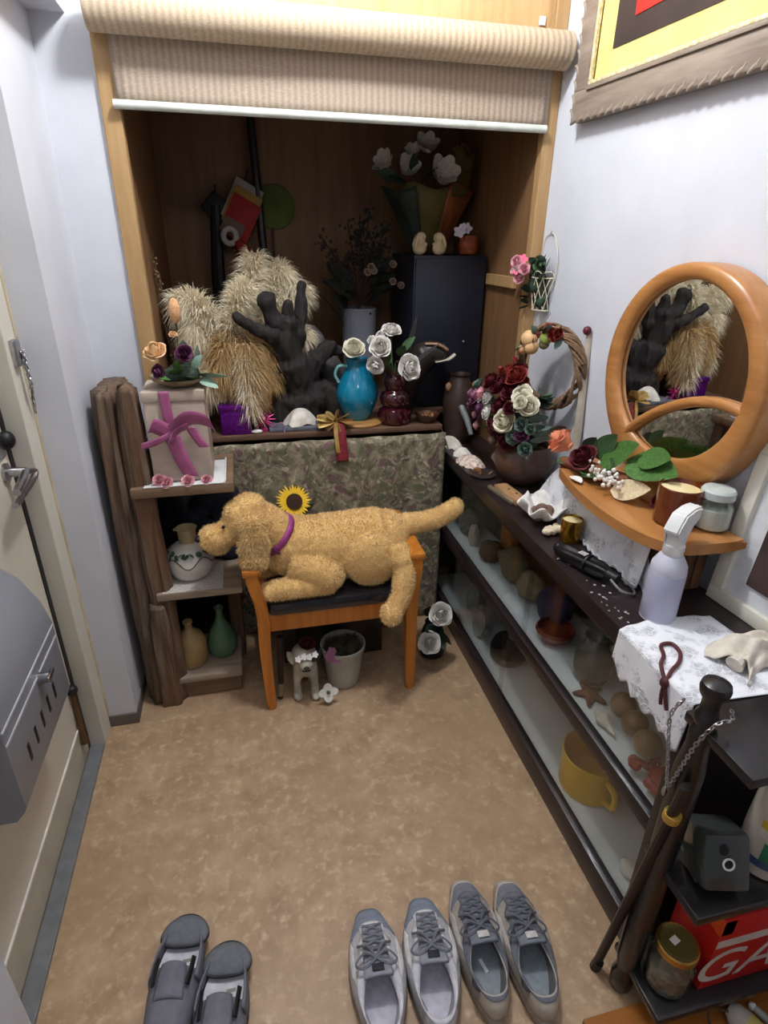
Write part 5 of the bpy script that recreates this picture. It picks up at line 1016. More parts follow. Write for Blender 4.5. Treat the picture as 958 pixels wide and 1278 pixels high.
# candles
t = thing('amber_candle', 'amber glass candle jar with cream wax on the mirror base', 'candle', (.975, 1.06, BASEZ))
cx_, cy_ = .968, 1.065
obj('glass', lathe(BM(), [(.044, BASEZ+.001), (.048, BASEZ+.004), (.050, BASEZ+.092), (.0485, BASEZ+.094), (.047, BASEZ+.090), (.045, BASEZ+.082), (.001, BASEZ+.081)], 32, (cx_, cy_, 0)), mat('amber_brown_glass', (122, 58, 24), (96, 42, 16), .12, 4, coat=.6), t)
obj('wax', lathe(BM(), [(.0455, BASEZ+.081), (.0455, BASEZ+.0835), (.001, BASEZ+.0845)], 28, (cx_, cy_, 0)), mat('cream_wax', (232, 218, 168), (224, 208, 152), .5, sss=.2), t)
t = thing('clear_candle_jar', 'clear lidded glass jar of white wax beside the amber candle', 'candle', (1.03, 1.02, BASEZ))
jx, jy = 1.032, 1.022
obj('wax', lathe(BM(), [(.034, BASEZ+.004), (.038, BASEZ+.008), (.038, BASEZ+.052), (.001, BASEZ+.053)], 28, (jx, jy, 0)), mat('white_green_wax', (226, 230, 220), None, .5, sss=.2), t)
CG = glass_pane('clear_jar_glass', (250, 252, 251), 1.6)
obj('jar', lathe(BM(), [(.036, BASEZ+.001), (.041, BASEZ+.005), (.042, BASEZ+.055), (.034, BASEZ+.068), (.034, BASEZ+.075), (.033, BASEZ+.075), (.033, BASEZ+.068), (.040, BASEZ+.054), (.039, BASEZ+.008), (.001, BASEZ+.004)], 28, (jx, jy, 0)), CG, t); obj('lid', lathe(BM(), [(.030, BASEZ+.074), (.037, BASEZ+.078), (.037, BASEZ+.094), (.033, BASEZ+.099), (.001, BASEZ+.100)], 28, (jx, jy, 0)), mat('frosted_lid', (214, 222, 218), None, .25), t)
# rose spray lying on the base
t = thing('rose_spray', 'artificial spray with dark red rose, green leaves and tiny white buds by the mirror', 'flower spray', (.93, 1.42, BASEZ))
obj('wooden_boat', blob('wooden_boat', lambda bm: tube(bm, bez([(.895, 1.47, BASEZ+.012), (.92, 1.40, BASEZ+.018), (.95, 1.32, BASEZ+.02), (.975, 1.22, BASEZ+.028)], 5), [.016]*5+[.024]*5+[.022]*5+[.010], 12), .005, wood('red_brown_bark', (128, 72, 40), (96, 52, 30), 1), 3), None, t)
inst('dark_rose', rose_me(REDP, 'rose', .75), t, (.928, 1.395, BASEZ+.035), (-.65, -.1, .65), .054); inst('tulip_bud', rose_me(mat('coral_tulip_petal', (236, 160, 124), (226, 130, 96), .6), 'rose', .55), t, (.945, 1.52, BASEZ+.034), (-.6, .6, .45), .074)
inst('red_bud', rose_me(REDP, 'rose', .7), t, (.965, 1.12, BASEZ+.020), (-.5, -.5, .5), .030)
nn = (-.6, -.55, .55)
for p, q, w_, mm in (((.945, 1.36, BASEZ+.045), (.985, 1.235, BASEZ+.125), .25, LEAFB), ((.945, 1.39, BASEZ+.05), (.975, 1.33, BASEZ+.135), .27, LEAF), ((.965, 1.27, BASEZ+.085), (.985, 1.085, BASEZ+.085), .24, LEAFB), ((.975, 1.24, BASEZ+.10), (.985, 1.12, BASEZ+.125), .26, LEAFB), ((.93, 1.38, BASEZ+.02), (.900, 1.30, BASEZ+.012), .34, LEAF), ((.925, 1.38, BASEZ+.012), (.885, 1.345, BASEZ+.012), .36, LEAFB), ((.935, 1.43, BASEZ+.05), (.95, 1.39, BASEZ+.11), .30, LEAFD), ((.925, 1.46, BASEZ+.02), (.868, 1.455, BASEZ+.008), .34, LEAF), ((.95, 1.35, BASEZ+.04), (.94, 1.27, BASEZ+.055), .32, LEAF)): leafn(t, mm, p, q, (nn[0]+random.uniform(-.3, .3), nn[1]+random.uniform(-.3, .3), nn[2]+random.uniform(-.3, .3)), None, w_, .16)
for k in range(52):
    p = V((.905+random.gauss(0, .012), 1.265+random.gauss(0, .030), BASEZ+.028+abs(random.gauss(0, .018)))); inst('baby_breath', ball_me(WHITEPT, 8), t, p, (0, 0, 1), random.uniform(.0035, .0065))
leafn(t, mat('dried_cream_petal', (222, 206, 170), (204, 184, 146), .7), (.905, 1.235, BASEZ+.015), (.955, 1.14, BASEZ+.05), nn, None, .24, .1, name='cream_petal'); leaf(t, WHITEPT, (.872, 1.37, BASEZ+.006), (-.1, -.95, .0), .06, .25, .05, 0, name='white_petal')

# ================================================================== THINGS ON THE CABINET TOP
# bowl with the flower mass
t = thing('flower_bowl', 'big brown pottery bowl packed with burgundy and cream flowers', 'flower arrangement', (.925, 1.845, CZ))
bx0, by0 = .938, 1.79
BRB = mat('brown_pottery', (92, 66, 54), (64, 46, 40), .35, 5, coat=.2)
obj('bowl', lathe(BM(), [(.055, CZ), (.062, CZ+.004), (.094, CZ+.045), (.108, CZ+.080), (.101, CZ+.115), (.082, CZ+.140), (.077, CZ+.135), (.090, CZ+.11), (.001, CZ+.09)], 40, (bx0, by0, 0)), BRB, t); obj('ear', ell(BM(), (.862, 1.845, CZ+.075), (.022, .020, .020)), mat('tan_pottery', (132, 104, 80), None, .5), t)
obj('flower_foam', blob('flower_foam', lambda bm: [ell(bm, (bx0+random.uniform(-.06, .05), by0+random.uniform(-.06, .06), CZ+.125+random.uniform(0, .04)), .030) for _ in range(14)], .009, LEAFD, 1), None, t)
FL = [((.905, 1.865, 1.115), .042, RUST), ((.905, 1.80, 1.120), .043, RUST), ((.880, 1.86, 1.075), .040, REDP), ((.895, 1.80, 1.070), .042, REDP), ((.865, 1.90, 1.085), .038, REDP), ((.930, 1.84, 1.13), .036, REDP), ((.87, 1.83, 1.02), .034, REDP), ((.865, 1.81, .965), .034, REDP), ((.885, 1.775, .945), .030, REDP), ((.868, 1.855, .955), .032, REDP),
      ((.895, 1.715, 1.060), .042, CREAMP), ((.905, 1.745, 1.075), .038, CREAMP), ((.862, 1.755, .990), .046, CREAMP), ((.90, 1.68, 1.055), .036, CREAMP),
      ((.845, 1.97, 1.02), .036, MAUVE), ((.845, 1.99, .99), .034, PURPP), ((.845, 1.925, .985), .034, PURPP), ((.85, 1.945, 1.035), .032, PINKL), ((.86, 1.905, 1.030), .030, WHITEPT), ((.850, 1.88, .985), .030, WHITEPT), ((.84, 2.015, 1.02), .026, MAUVE), ((.86, 1.95, .955), .028, MAUVE)]
FL = [((p[0]-.018, p[1], p[2]+.008), s*.98, mm) for p, s, mm in FL]
for mm, c0, sd, n_ in ((RUST, (.905, 1.80, 1.145), .022, 3), (REDP, (.885, 1.86, 1.09), .035, 8), (REDP, (.87, 1.80, .96), .035, 7), (PURPP, (.862, 1.985, .985), .032, 6), (MAUVE, (.862, 2.02, 1.0), .028, 6), (WHITEPT, (.86, 1.93, 1.03), .03, 8), (CREAMP, (.90, 1.70, 1.07), .025, 3), (REDP, (.885, 1.75, .94), .03, 6), (PURPP, (.88, 1.70, .945), .025, 4), (EUC, (.90, 1.67, .98), .03, 5), (PINKL, (.86, 1.96, .95), .03, 3), (EUC, (.86, 2.0, 1.05), .02, 3)):
    for _ in range(n_): FL.append(((c0[0]-.016+random.gauss(0, .012), c0[1]+random.gauss(0, sd), c0[2]+random.gauss(0, sd*.8)), random.uniform(.018, .030), mm))
for p, s, mm in FL:
    d = V(p)-V((bx0+.05, by0, .93)); d = (d.normalized()+V((-.35, -.35, .1))); inst('rose', rose_me(mm), t, p, d, s); stem(t, [(bx0, by0, .93), p], .003, STEMG)
for p, s in (((.90, 1.655, 1.02), .032), ((.915, 1.60, .985), .03), ((.90, 1.63, .96), .028), ((.93, 1.58, 1.01), .026), ((.93, 1.72, 1.0), .030), ((.915, 1.68, .985), .026), ((.94, 1.70, .955), .026), ((.87, 1.93, .94), .02), ((.95, 1.66, .975), .024), ((.88, 1.79, 1.035), .024)): inst('round_leaf', leaf_me(EUC, .5, .05, .1), t, p, (-.3, -.6, .5), s*2, .2)
for k in range(26): a = random.uniform(0, 6.28); leaf(t, (LEAF, EUC, LEAFD)[k % 3], (bx0+.04*math.cos(a), by0+.07*math.sin(a)+.03, .94+random.uniform(0, .12)), (math.cos(a)*.6-.25, math.sin(a), random.uniform(-.1, .8)), random.uniform(.045, .07), .26)
for k in range(12): leaf(t, LEAFD, (.92, 1.72, 1.075), (random.uniform(-.2, .3), -1, random.uniform(-.2, .7)), .08, .08, name='needle_leaf')
CONE = mat('pine_cone_brown', (70, 48, 42), (44, 30, 28), .8, 30)
for p in ((.868, 1.835, .92), (.872, 1.79, .905), (.858, 1.88, .93)):
    bm = BM()
    for j in range(40): a = j*2.4; zz = j/40; r = .020*math.sin(PI*(.15+.8*zz)); ell(bm, V(p)+V((r*math.cos(a), r*math.sin(a), .036*(zz-.5))), (.007, .007, .003), rz(a), 6, 4)
    obj('pine_cone', bm, CONE, t)
for p, s in (((.84, 2.02, 1.075), .009), ((.855, 1.88, 1.15), .008), ((.90, 1.90, 1.15), .007), ((.86, 1.76, .94), .022), ((.845, 1.86, .90), .018)): inst('berry', ball_me(mat('red_berry', (140, 30, 44), None, .35) if s < .01 else mat('dusty_fruit', (116, 92, 84), None, .6)), t, p, s=s)
# shells, dishes and stones along the front edge
tag(obj('black_stone', ell(BM(), (.797, 2.318, CZ+.014), (.019, .019, .014)), mat('polished_black_stone', (22, 16, 20), None, .15)), 'small polished black stone at the far end of the cabinet top', 'stone')
SHS = mat('speckled_shell', (226, 212, 200), (190, 150, 132), .45, 90, .45, .62)
shell('sea_shell', 'grey-white ribbed sea shell nearest the tapestry on the cabinet', (.816, 2.215, CZ+.001), (.040, .070, .038), SHW, .3, 11, ruffle=.05)
shell('sea_shell', 'small white ruffled shell between two larger shells on the cabinet', (.822, 2.08, CZ+.001), (.034, .046, .034), WHITEPT, .2, 7, ruffle=.12)
shell('sea_shell', 'pink speckled oval shell beside the brown dish on the cabinet', (.818, 1.985, CZ+.001), (.044, .072, .036), SHS, .3, 13, ruffle=.02)
t = thing('bark_dish', 'dark flat dish with dried brown petals on the cabinet edge', 'dish', (.818, 1.865, CZ))
obj('dish', lathe(BM(), [(.034, CZ), (.046, CZ+.004), (.050, CZ+.010), (.046, CZ+.009), (.001, CZ+.006)], 28, (.820, 1.862, 0)), mat('dark_grey_dish', (60, 54, 54), None, .4), t)
for k in range(7): leaf(t, mat('dried_tan_petal', (170, 122, 76), (130, 84, 48), .8), (.820+random.uniform(-.02, .02), 1.862+random.uniform(-.02, .02), CZ+.010), (random.uniform(-1, 1), random.uniform(-1, 1), .3), .022, .4, name='dried_petal')
t = thing('wooden_offcut', 'pale flat wooden block on the cabinet beside the white coral', 'wood block', (.83, 1.66, CZ)); obj('block', box(BM(), (.836, 1.655, CZ+.012), (.048, .150, .022), rz(.10), .004), wood('pale_offcut', (182, 142, 100), (158, 118, 80), 1), t); obj('bark_edge', box(BM(), (.806, 1.668, CZ+.008), (.018, .150, .015), rz(.16), .005), wood('grey_bark_edge', (132, 118, 98), (100, 88, 72), 1), t)
for i, (dx, dy) in enumerate(((.0, .02), (.01, -.02))): obj('knot_hole', ell(BM(), (.836+dx, 1.655+dy, CZ+.023), (.004, .006, .001)), BLACK, t)
t = thing('coral_dish', 'ruffled white coral dish holding brown pebbles on the cabinet', 'coral', (.845, 1.47, CZ))
def cor(u, v):
    a = u*2*PI; r = .076*v*(1+.14*math.sin(5*a+1)*v+.05*math.sin(11*a)*v); return V((  .858+r*.85*math.cos(a), 1.480+r*1.05*math.sin(a), CZ+.004+.052*v**2.0+.016*math.sin(6*a+2)*v**2))
obj('ruffled_dish', sheet(BM(), cor, 72, 10, True), mat('white_coral', (238, 236, 232), (220, 216, 210), .85, 60, bump=.4), t, ang=180, solid=.005)
PEB = mat('brown_pebble', (124, 96, 82), (92, 68, 58), .7, 40)
for i, (dx, dy, dz) in enumerate(((-.012, .010, .030), (.010, -.012, .028), (-.020, -.020, .028), (.012, .018, .032), (-.004, -.002, .042), (.022, .0, .034))): tag(inst('pebble', ball_me(PEB), None, (.856+dx*1.2, 1.480+dy*1.2, CZ+dz-.004), (dx, dy, .02), (.018, .017, .014)), 'brown pebble lying in the ruffled white coral dish', 'pebble', 'pebbles in the coral dish')
t = thing('coral_fragment', 'small broken white coral piece between the coral dish and gold cup', 'coral', (.85, 1.385, CZ)); obj('branch', blob('branch', lambda bm: [ell(bm, (.848+random.uniform(-.03, .02), 1.385+random.uniform(-.022, .022), CZ+.010+random.uniform(0, .008)), random.uniform(.007, .012)) for _ in range(16)], .003, mat('cream_coral', (226, 214, 190), (206, 190, 160), .85, 60, bump=.5), 2), None, t)
t = thing('gold_cup', 'gold mercury-glass votive cup with cream wax', 'candle', (.874, 1.335, CZ))
gx, gy = .874, 1.335
obj('cup', lathe(BM(), [(.026, CZ), (.029, CZ+.003), (.030, CZ+.068), (.0295, CZ+.070), (.028, CZ+.068), (.027, CZ+.062), (.001, CZ+.061)], 28, (gx, gy, 0)), mat('gold_mercury_glass', (176, 132, 46), (120, 84, 24), .22, 90, metal=.9), t); obj('wax', lathe(BM(), [(.027, CZ+.0605), (.027, CZ+.0635), (.001, CZ+.0645)], 24, (gx, gy, 0)), MC['cream_wax'], t)
# folded umbrella
t = thing('folding_umbrella', 'black folded umbrella with a steel ring handle on the cabinet', 'umbrella', (.84, 1.17, CZ))
ua, ub = V((.798, 1.262, CZ+.022)), V((.852, 1.108, CZ+.022)); ud = (ub-ua).normalized(); us = V((-ud.y, ud.x, 0))
def um(u, v):
    a = u*2*PI; r = (.020+.003*math.sin(5*a+v*3))*(.75+.25*min(1, v*6))*(1-.25*max(0, v-.85)/.15); p = ua.lerp(ub, v); return p+us*r*math.cos(a)*1.15+V((0, 0, r*math.sin(a)))
UMF = mat('black_nylon', (16, 16, 18), (10, 10, 12), .4, 20); obj('canopy', sheet(BM(), um, 30, 20, True), UMF, t, ang=60)
obj('end_cap', ell(BM(), ua, (.015, .015, .016)), BLACK, t); obj('strap', tube(BM(), [ua.lerp(ub, .62)+us*.024*math.cos(a)+V((0, 0, .023*math.sin(a))) for a in [i*2*PI/20 for i in range(20)]], .004, 6, closed=True), BLACK, t)
for k in range(4): obj('white_print', box(BM(), ua.lerp(ub, .46+.035*k)+V((0, 0, .0245))-us*.004, (.018, .0032, .001), Matrix.Rotation(math.atan2(us.y, us.x), 3, 'Z'), 0), WHITEP, t, False)
obj('handle', tube(BM(), [ub, ub+ud*.030], [.016, .013], 12), BLACK, t)
obj('ring_handle', tube(BM(), bez([tuple(ub+ud*.020+us*-.016), tuple(ub+ud*.055-us*.018+V((0, 0, -.012))), tuple(ub+ud*.078+us*.000+V((0, 0, -.015))), tuple(ub+ud*.055+us*.020+V((0, 0, -.012))), tuple(ub+ud*.020+us*.018)], 6), .0032, 8), STEEL, t)
# spray bottle
t = thing('spray_bottle', 'translucent white trigger spray bottle on the near part of the cabinet', 'spray bottle', (.877, .945, CZ))
sx, sy = .880, .948
obj('bottle', lathe(BM(), [(.034, CZ), (.0385, CZ+.003), (.0385, CZ+.128), (.037, CZ+.142), (.026, CZ+.162), (.017, CZ+.170), (.001, CZ+.171)], 32, (sx, sy, 0)), mat('milky_plastic', (206, 206, 220), (198, 198, 214), .3, 3, sss=.2), t)
obj('label_sleeve', lathe(BM(), [(.0386, CZ+.008), (.0391, CZ+.009), (.0391, CZ+.122), (.0386, CZ+.123)], 32, (sx, sy, 0)), mat('lilac_tint_sleeve', (176, 176, 200), (186, 186, 206), .25, 2), t)
obj('collar', lathe(BM(), [(.020, CZ+.166), (.022, CZ+.169), (.022, CZ+.190), (.018, CZ+.193), (.001, CZ+.194)], 24, (sx, sy, 0)), WHITEP, t)
hd = V((.62, .30, 0)).normalized(); hs = V((-hd.y, hd.x, 0))
def prof2(nm, poly, wdt, m_): 
    mm = Matrix((hd, V((0, 0, 1)), hs)).transposed().to_4x4(); mm.translation = V((sx, sy, CZ+.18))-hs*wdt/2
    bm = prism(BM(), poly, mm, wdt); bmesh.ops.bevel(bm, geom=[e for e in bm.edges], offset=.004, segments=2, affect='EDGES'); return obj(nm, bm, m_, t)
prof2('trigger_head', [(-.018, .0), (.012, .0), (.014, .035), (.030, .055), (.058, .060), (.062, .088), (.03, .092), (-.01, .086), (-.034, .058), (-.038, .048), (-.020, .040)], .034, WHITEP)
prof2('trigger', [(.018, .050), (.030, .052), (.034, .028), (.050, .004), (.044, .000), (.026, .022)], .012, WHITEP); obj('nozzle', tube(BM(), [V((sx, sy, CZ+.254))+hd*.058, V((sx, sy, CZ+.255))+hd*.070], .010, 12), WHITEP, t)
# doily with leather cord
t = thing('lace_doily', 'square white lace doily draped over the near edge of the cabinet', 'doily', (.88, .80, CZ))
def doi(u, v):
    y = .675 + .245*u; y += .02*(v-.3)*(1-u)
    if v < .62: k = v/.62; x = 1.02-.245*k; return V((x-.02*u*(1-k), y+.015*math.sin(k*3)*u, CZ+.004+.0015*math.sin(u*30)*math.sin(k*25)))
    k = (v-.62)/.38; dep = .108+.008*math.sin(u*31)+.02*(1-u)-.03*max(0, u-.85)*6; return V((.772-.006-.004*math.sin(u*14)*k, y, CZ+.003-dep*k))
obj('lace', sheet(BM(), doi, 60, 40), LACEM, t, ang=180, solid=.0015)
LEA = mat('brown_leather_cord', (96, 46, 48), (72, 32, 34), .6, 40)
t = thing('leather_cord', 'brown leather cord tied in a loop lying on the lace doily', 'cord', (.80, .79, CZ))
kn = V((.762, .758, CZ-.004))
obj('loop', tube(BM(), bez([tuple(kn), (.772, .788, CZ+.010), (.796, .812, CZ+.010), (.812, .842, CZ+.010), (.838, .842, CZ+.010), (.835, .812, CZ+.010), (.812, .786, CZ+.010), (.779, .766, CZ+.010), tuple(kn+V((0, -.004, 0)))], 6), .0042, 7), LEA, t)
obj('knot', ell(BM(), kn+V((-.002, -.002, -.004)), (.008, .010, .012)), LEA, t)
for dy in (-.012, .006): obj('cord_end', tube(BM(), bez([tuple(kn), (.760, .752+dy*.6, CZ-.035), (.760, .745+dy, CZ-.058)], 5), .0038, 7), LEA, t)
t = thing('cream_cloth_bag', 'crumpled cream cloth pouch lying on the lace doily near the wall', 'pouch', (.97, .80, CZ))
def pou(u, v):
    x = .90+.15*u; y = .70+.10*v+.03*u; h = .045*math.sin(PI*min(1, v*1.02))*(.4+.6*math.sin(PI*u*.9+.2)); return V((x+.02*math.sin(v*5), y+.02*math.sin(u*4), CZ+.007+max(0, h)+.006*math.sin(u*17+v*5)+.004*math.sin(v*23)))
obj('pouch', sheet(BM(), pou, 36, 26), mat('cream_cotton', (226, 218, 204), (206, 196, 180), .9, 40, bump=.3), t, ang=180, solid=.003); obj('gathered_neck', tube(BM(), [(.905, .745, CZ+.020), (.935, .755, CZ+.030)], [.018, .010], 10), MC['cream_cotton'], t)

# ================================================================== INSIDE THE DISPLAY CABINET
S1, S2 = .402, .072
def rock(name, label, c, r, m, cat='stone', group=None, seed=0):
    me = mesh(name, ell(BM(), (0, 0, 0), 1, None, 18, 14), m)
    for v in me.vertices: v.co *= 1+.22*noise.noise(v.co*1.6+V((seed, 0, 0)))+.08*noise.noise(v.co*5+V((seed, 3, 0)))
    o = link(bpy.data.objects.new(name, me), None); o.location = (c[0], c[1], c[2]+r[2]*.92); o.scale = r; return tag(o, label, cat, group)
CORAL = mat('tan_coral', (150, 132, 104), (108, 92, 70), .9, 30, bump=.6)
rock('coral_lump', 'grey coral lump at the far end of the upper cabinet shelf', (.89, 2.10, S1), (.05, .06, .055), mat('grey_coral', (140, 134, 118), (104, 98, 86), .9, 30, bump=.6), 'coral', seed=1)
rock('coral_lump', 'brown round coral lump on the upper cabinet shelf', (.885, 1.86, S1), (.045, .05, .045), mat('brown_coral', (112, 78, 58), (82, 54, 40), .9, 30, bump=.6), 'coral', seed=2)
rock('coral_lump', 'large tan coral lump in the middle of the upper cabinet shelf', (.915, 1.72, S1), (.055, .08, .06), CORAL, 'coral', seed=3)
rock('coral_lump', 'tan coral lump behind the sliding door seam on the upper shelf', (.92, 1.58, S1), (.05, .06, .05), mat('pale_coral', (172, 154, 122), (128, 110, 84), .9, 30, bump=.6), 'coral', seed=4)
rock('shell_cone', 'upright pale cone shell at the far end of the upper cabinet shelf', (.86, 1.99, S1), (.022, .022, .05), SHS, 'shell', seed=5)
t = thing('orange_card', 'orange card box standing at the back of the upper cabinet shelf', 'box', (.95, 1.86, S1)); obj('body', bx(BM(), .935, .965, 1.80, 1.90, S1, S1+.17, .002), mat('orange_card_paper', (196, 128, 58), None, .7), t); obj('flap', bx(BM(), .933, .967, 1.798, 1.902, S1+.165, S1+.173, .001), MC['orange_card_paper'], t)
rock('purple_stone', 'dark purple geode on the upper cabinet shelf', (.93, 1.44, S1), (.055, .07, .065), mat('purple_geode', (66, 54, 92), (44, 36, 64), .5, 40, bump=.6), 'stone', seed=6)
t = thing('brown_bowl', 'red-brown lacquer bowl on the upper cabinet shelf', 'bowl', (.885, 1.345, S1)); obj('bowl', lathe(BM(), [(.030, S1), (.034, S1+.004), (.056, S1+.022), (.062, S1+.040), (.057, S1+.050), (.052, S1+.048), (.055, S1+.038), (.001, S1+.02)], 32, (.885, 1.345, 0)), mat('red_brown_lacquer', (122, 50, 34), (92, 34, 24), .25, 4, coat=.4), t)
t = thing('glass_vase', 'grey round glass vase on the upper cabinet shelf', 'vase', (.905, 1.165, S1)); obj('vase', lathe(BM(), [(.03, S1), (.05, S1+.01), (.060, S1+.05), (.052, S1+.09), (.032, S1+.12), (.030, S1+.135), (.036, S1+.145), (.030, S1+.143), (.024, S1+.12), (.001, S1+.10)], 28, (.905, 1.165, 0)), mat('smoked_glass', (92, 98, 94), (70, 76, 72), .1, 4, coat=.6), t)
t = thing('starfish', 'brown starfish lying on the upper cabinet shelf', 'starfish', (.855, 1.09, S1)); obj('body', blob('body', lambda bm: [tube(bm, [(.858, 1.09, S1+.012), (.858+.046*math.cos(a), 1.09+.052*math.sin(a), S1+.007)], [.016, .005], 8) for a in [k*2*PI/5+.3 for k in range(5)]], .004, mat('brown_starfish', (104, 62, 46), (80, 46, 34), .8, 60, bump=.5), 3), None, t)
t = thing('spindle_shell', 'white spindle shell on the upper cabinet shelf', 'shell', (.845, .985, S1)); obj('whorl', lathe(BM(), [(.002, 0), (.006, .012), (.010, .035), (.020, .055), (.016, .062), (.013, .07), (.010, .078), (.007, .085), (.001, .095)], 18, m=Matrix.Translation((.835, .935, S1+.017)) @ Matrix.Rotation(-PI/2, 4, 'X')), SHW, t)
WB = mat('tan_wooden_ball', (150, 122, 92), (126, 98, 72), .35, 8)
for i, (y, x) in enumerate(((1.01, .905), (.945, .895), (.88, .885))): tag(obj('wooden_ball', ell(BM(), (x, y, S1+.034), .034, None, 20, 14), WB), ('tan ball on the upper cabinet shelf, farthest of three', 'tan ball on the upper cabinet shelf, middle of three', 'tan ball on the upper cabinet shelf, nearest of three')[i], 'ball', 'tan balls in the cabinet')
LOB = mat('red_crab_paint', (150, 52, 46), (118, 36, 34), .4, 20)
t = thing('red_crab', 'red crab ornament at the near end of the upper cabinet shelf', 'ornament', (.85, .78, S1))
obj('shell_body', ell(BM(), (.86, .775, S1+.028), (.035, .045, .022)), LOB, t)
for s in (-1, 1): obj('claw', tube(BM(), bez([(.85, .78+s*.03, S1+.03), (.825, .79+s*.055, S1+.035), (.818, .81+s*.03, S1+.03), (.825, .80+s*.02, S1+.03)], 5), [.008]*5+[.010]*5+[.012]*5+[.004], 8), LOB, t)
for k in range(6): s = -1 if k % 2 else 1; obj('leg', tube(BM(), [(.86+.014*(k//2-1), .775+s*.03, S1+.026), (.86+.02*(k//2-1), .775+s*.058, S1+.036), (.86+.024*(k//2-1), .775+s*.068, S1+.002)], .004, 6), LOB, t)
YM = mat('yellow_glaze', (232, 186, 36), (220, 168, 24), .3, 4)
t = thing('yellow_mug', 'large yellow mug on the bottom cabinet shelf', 'mug', (.892, 1.07, S2)); mxx, myy = .906, 1.075
obj('cup', lathe(BM(), [(.080, S2), (.089, S2+.004), (.092, S2+.125), (.0895, S2+.127), (.087, S2+.123), (.085, S2+.012), (.001, S2+.010)], 36, (mxx, myy, 0)), YM, t)
obj('handle', tube(BM(), bez([(mxx-.01, myy-.088, S2+.10), (mxx-.012, myy-.126, S2+.095), (mxx-.012, myy-.130, S2+.05), (mxx-.01, myy-.088, S2+.03)], 6), .009, 8), YM, t)
t = thing('dark_basket', 'dark round lidded basket on the bottom cabinet shelf', 'basket', (.91, 1.66, S2)); obj('body', lathe(BM(), [(.055, S2), (.07, S2+.02), (.072, S2+.06), (.06, S2+.09), (.001, S2+.10)], 28, (.905, 1.66, 0)), mat('black_woven', (46, 42, 38), (30, 28, 26), .7, 80, bump=.6), t); obj('knob', ell(BM(), (.905, 1.66, S2+.105), .012), BLACK, t)
for i, (x, y, r) in enumerate(((.86, 1.83, .05), (.90, 2.0, .055))):
    t = thing('white_saucer', ('pale round saucer standing on the bottom cabinet shelf near the roses', 'pale round saucer at the far end of the bottom cabinet shelf')[i], 'saucer', (x, y, S2)); obj('saucer', lathe(BM(), [(.001, .006), (r*.6, .004), (r, .012), (r*1.02, .014), (r, .009), (r*.6, 0), (.001, 0)], 28, m=Matrix.Translation((x, y, S2+r*1.0)) @ Matrix.Rotation(-1.25, 4, 'Y')), mat('pale_saucer_glaze', (176, 180, 172), None, .35), t); obj('prop', bx(BM(), x+.012, x+.03, y-.01, y+.01, S2, S2+.03), SHELFW, t, False)
rock('white_pebble_large', 'white pebble at the near end of the bottom cabinet shelf', (.86, .80, S2), (.025, .03, .018), WHITEPT, 'stone', seed=9)
# ================================================================== SMALL DARK RACK AT THE NEAR END
RKB = wood('black_brown_rack', (28, 23, 24), (18, 15, 16), 0, 7, .32, .06, .3)
RX0, RX1, RY0, RY1 = .715, 1.10, .495, .650
t = thing('turned_post_rack', 'small black-brown rack with turned posts at the near end of the cabinet', 'rack', (.9, .58, 0))
for z in (.795, .440, .100): obj('shelf', bx(BM(), RX0, RX1, RY0, RY1, z-.022, z, .004), RKB, t)
def post(x, y):
    pr = [(.020, 0), (.026, .012), (.027, .05), (.020, .075), (.022, .09), (.027, .12), (.028, .40), (.024, .43), (.026, .46), (.027, .52), (.028, .70), (.026, .76), (.027, .80), (.022, .812), (.027, .822), (.026, .832), (.020, .842), (.020, .866), (.030, .878), (.033, .890), (.030, .900), (.016, .906), (.001, .907)]
    return obj('post', lathe(BM(), [(r*(.76 if z > .74 else .94), z*.985) for r, z in pr], 24, (x, y, 0)), RKB, t)
post(.722, .612); post(1.07, .612)
# brace stick leaning against it
t = thing('dark_cane', 'thin dark wooden cane leaning on the left side of the rack', 'cane', (.69, .66, 0)); obj('shaft', tube(BM(), [(.686, .655, .012), (.690, .58, .69)], [.013, .014], 10, flat=.6), DARKZ, t); obj('rubber_tip', tube(BM(), [(.6855, .656, .0), (.6862, .650, .035)], [.012, .012], 10), BLACK, t); obj('yellow_band', tube(BM(), [(.6895, .590, .595), (.6896, .588, .612)], .0155, 12), mat('ochre_rubber_band', (190, 150, 60), None, .6), t)
# chain hanging from the knob
t = thing('silver_chain', 'silver chain looped round the turned post of the rack', 'chain', (.69, .60, .80))
obj('links', chain(BM(), [(.755, .600, .836), (.735, .578, .836), (.708, .578, .832), (.690, .588, .78), (.684, .604, .68), (.682, .610, .655)], .0055, .0013, .0075), STEEL, t)
obj('links', chain(BM(), [(.690, .634, .842), (.676, .640, .80), (.678, .626, .73), (.682, .611, .655)], .0055, .0013, .0075), STEEL, t); obj('clasp', ell(BM(), (.681, .612, .645), (.005, .005, .013)), STEEL, t)
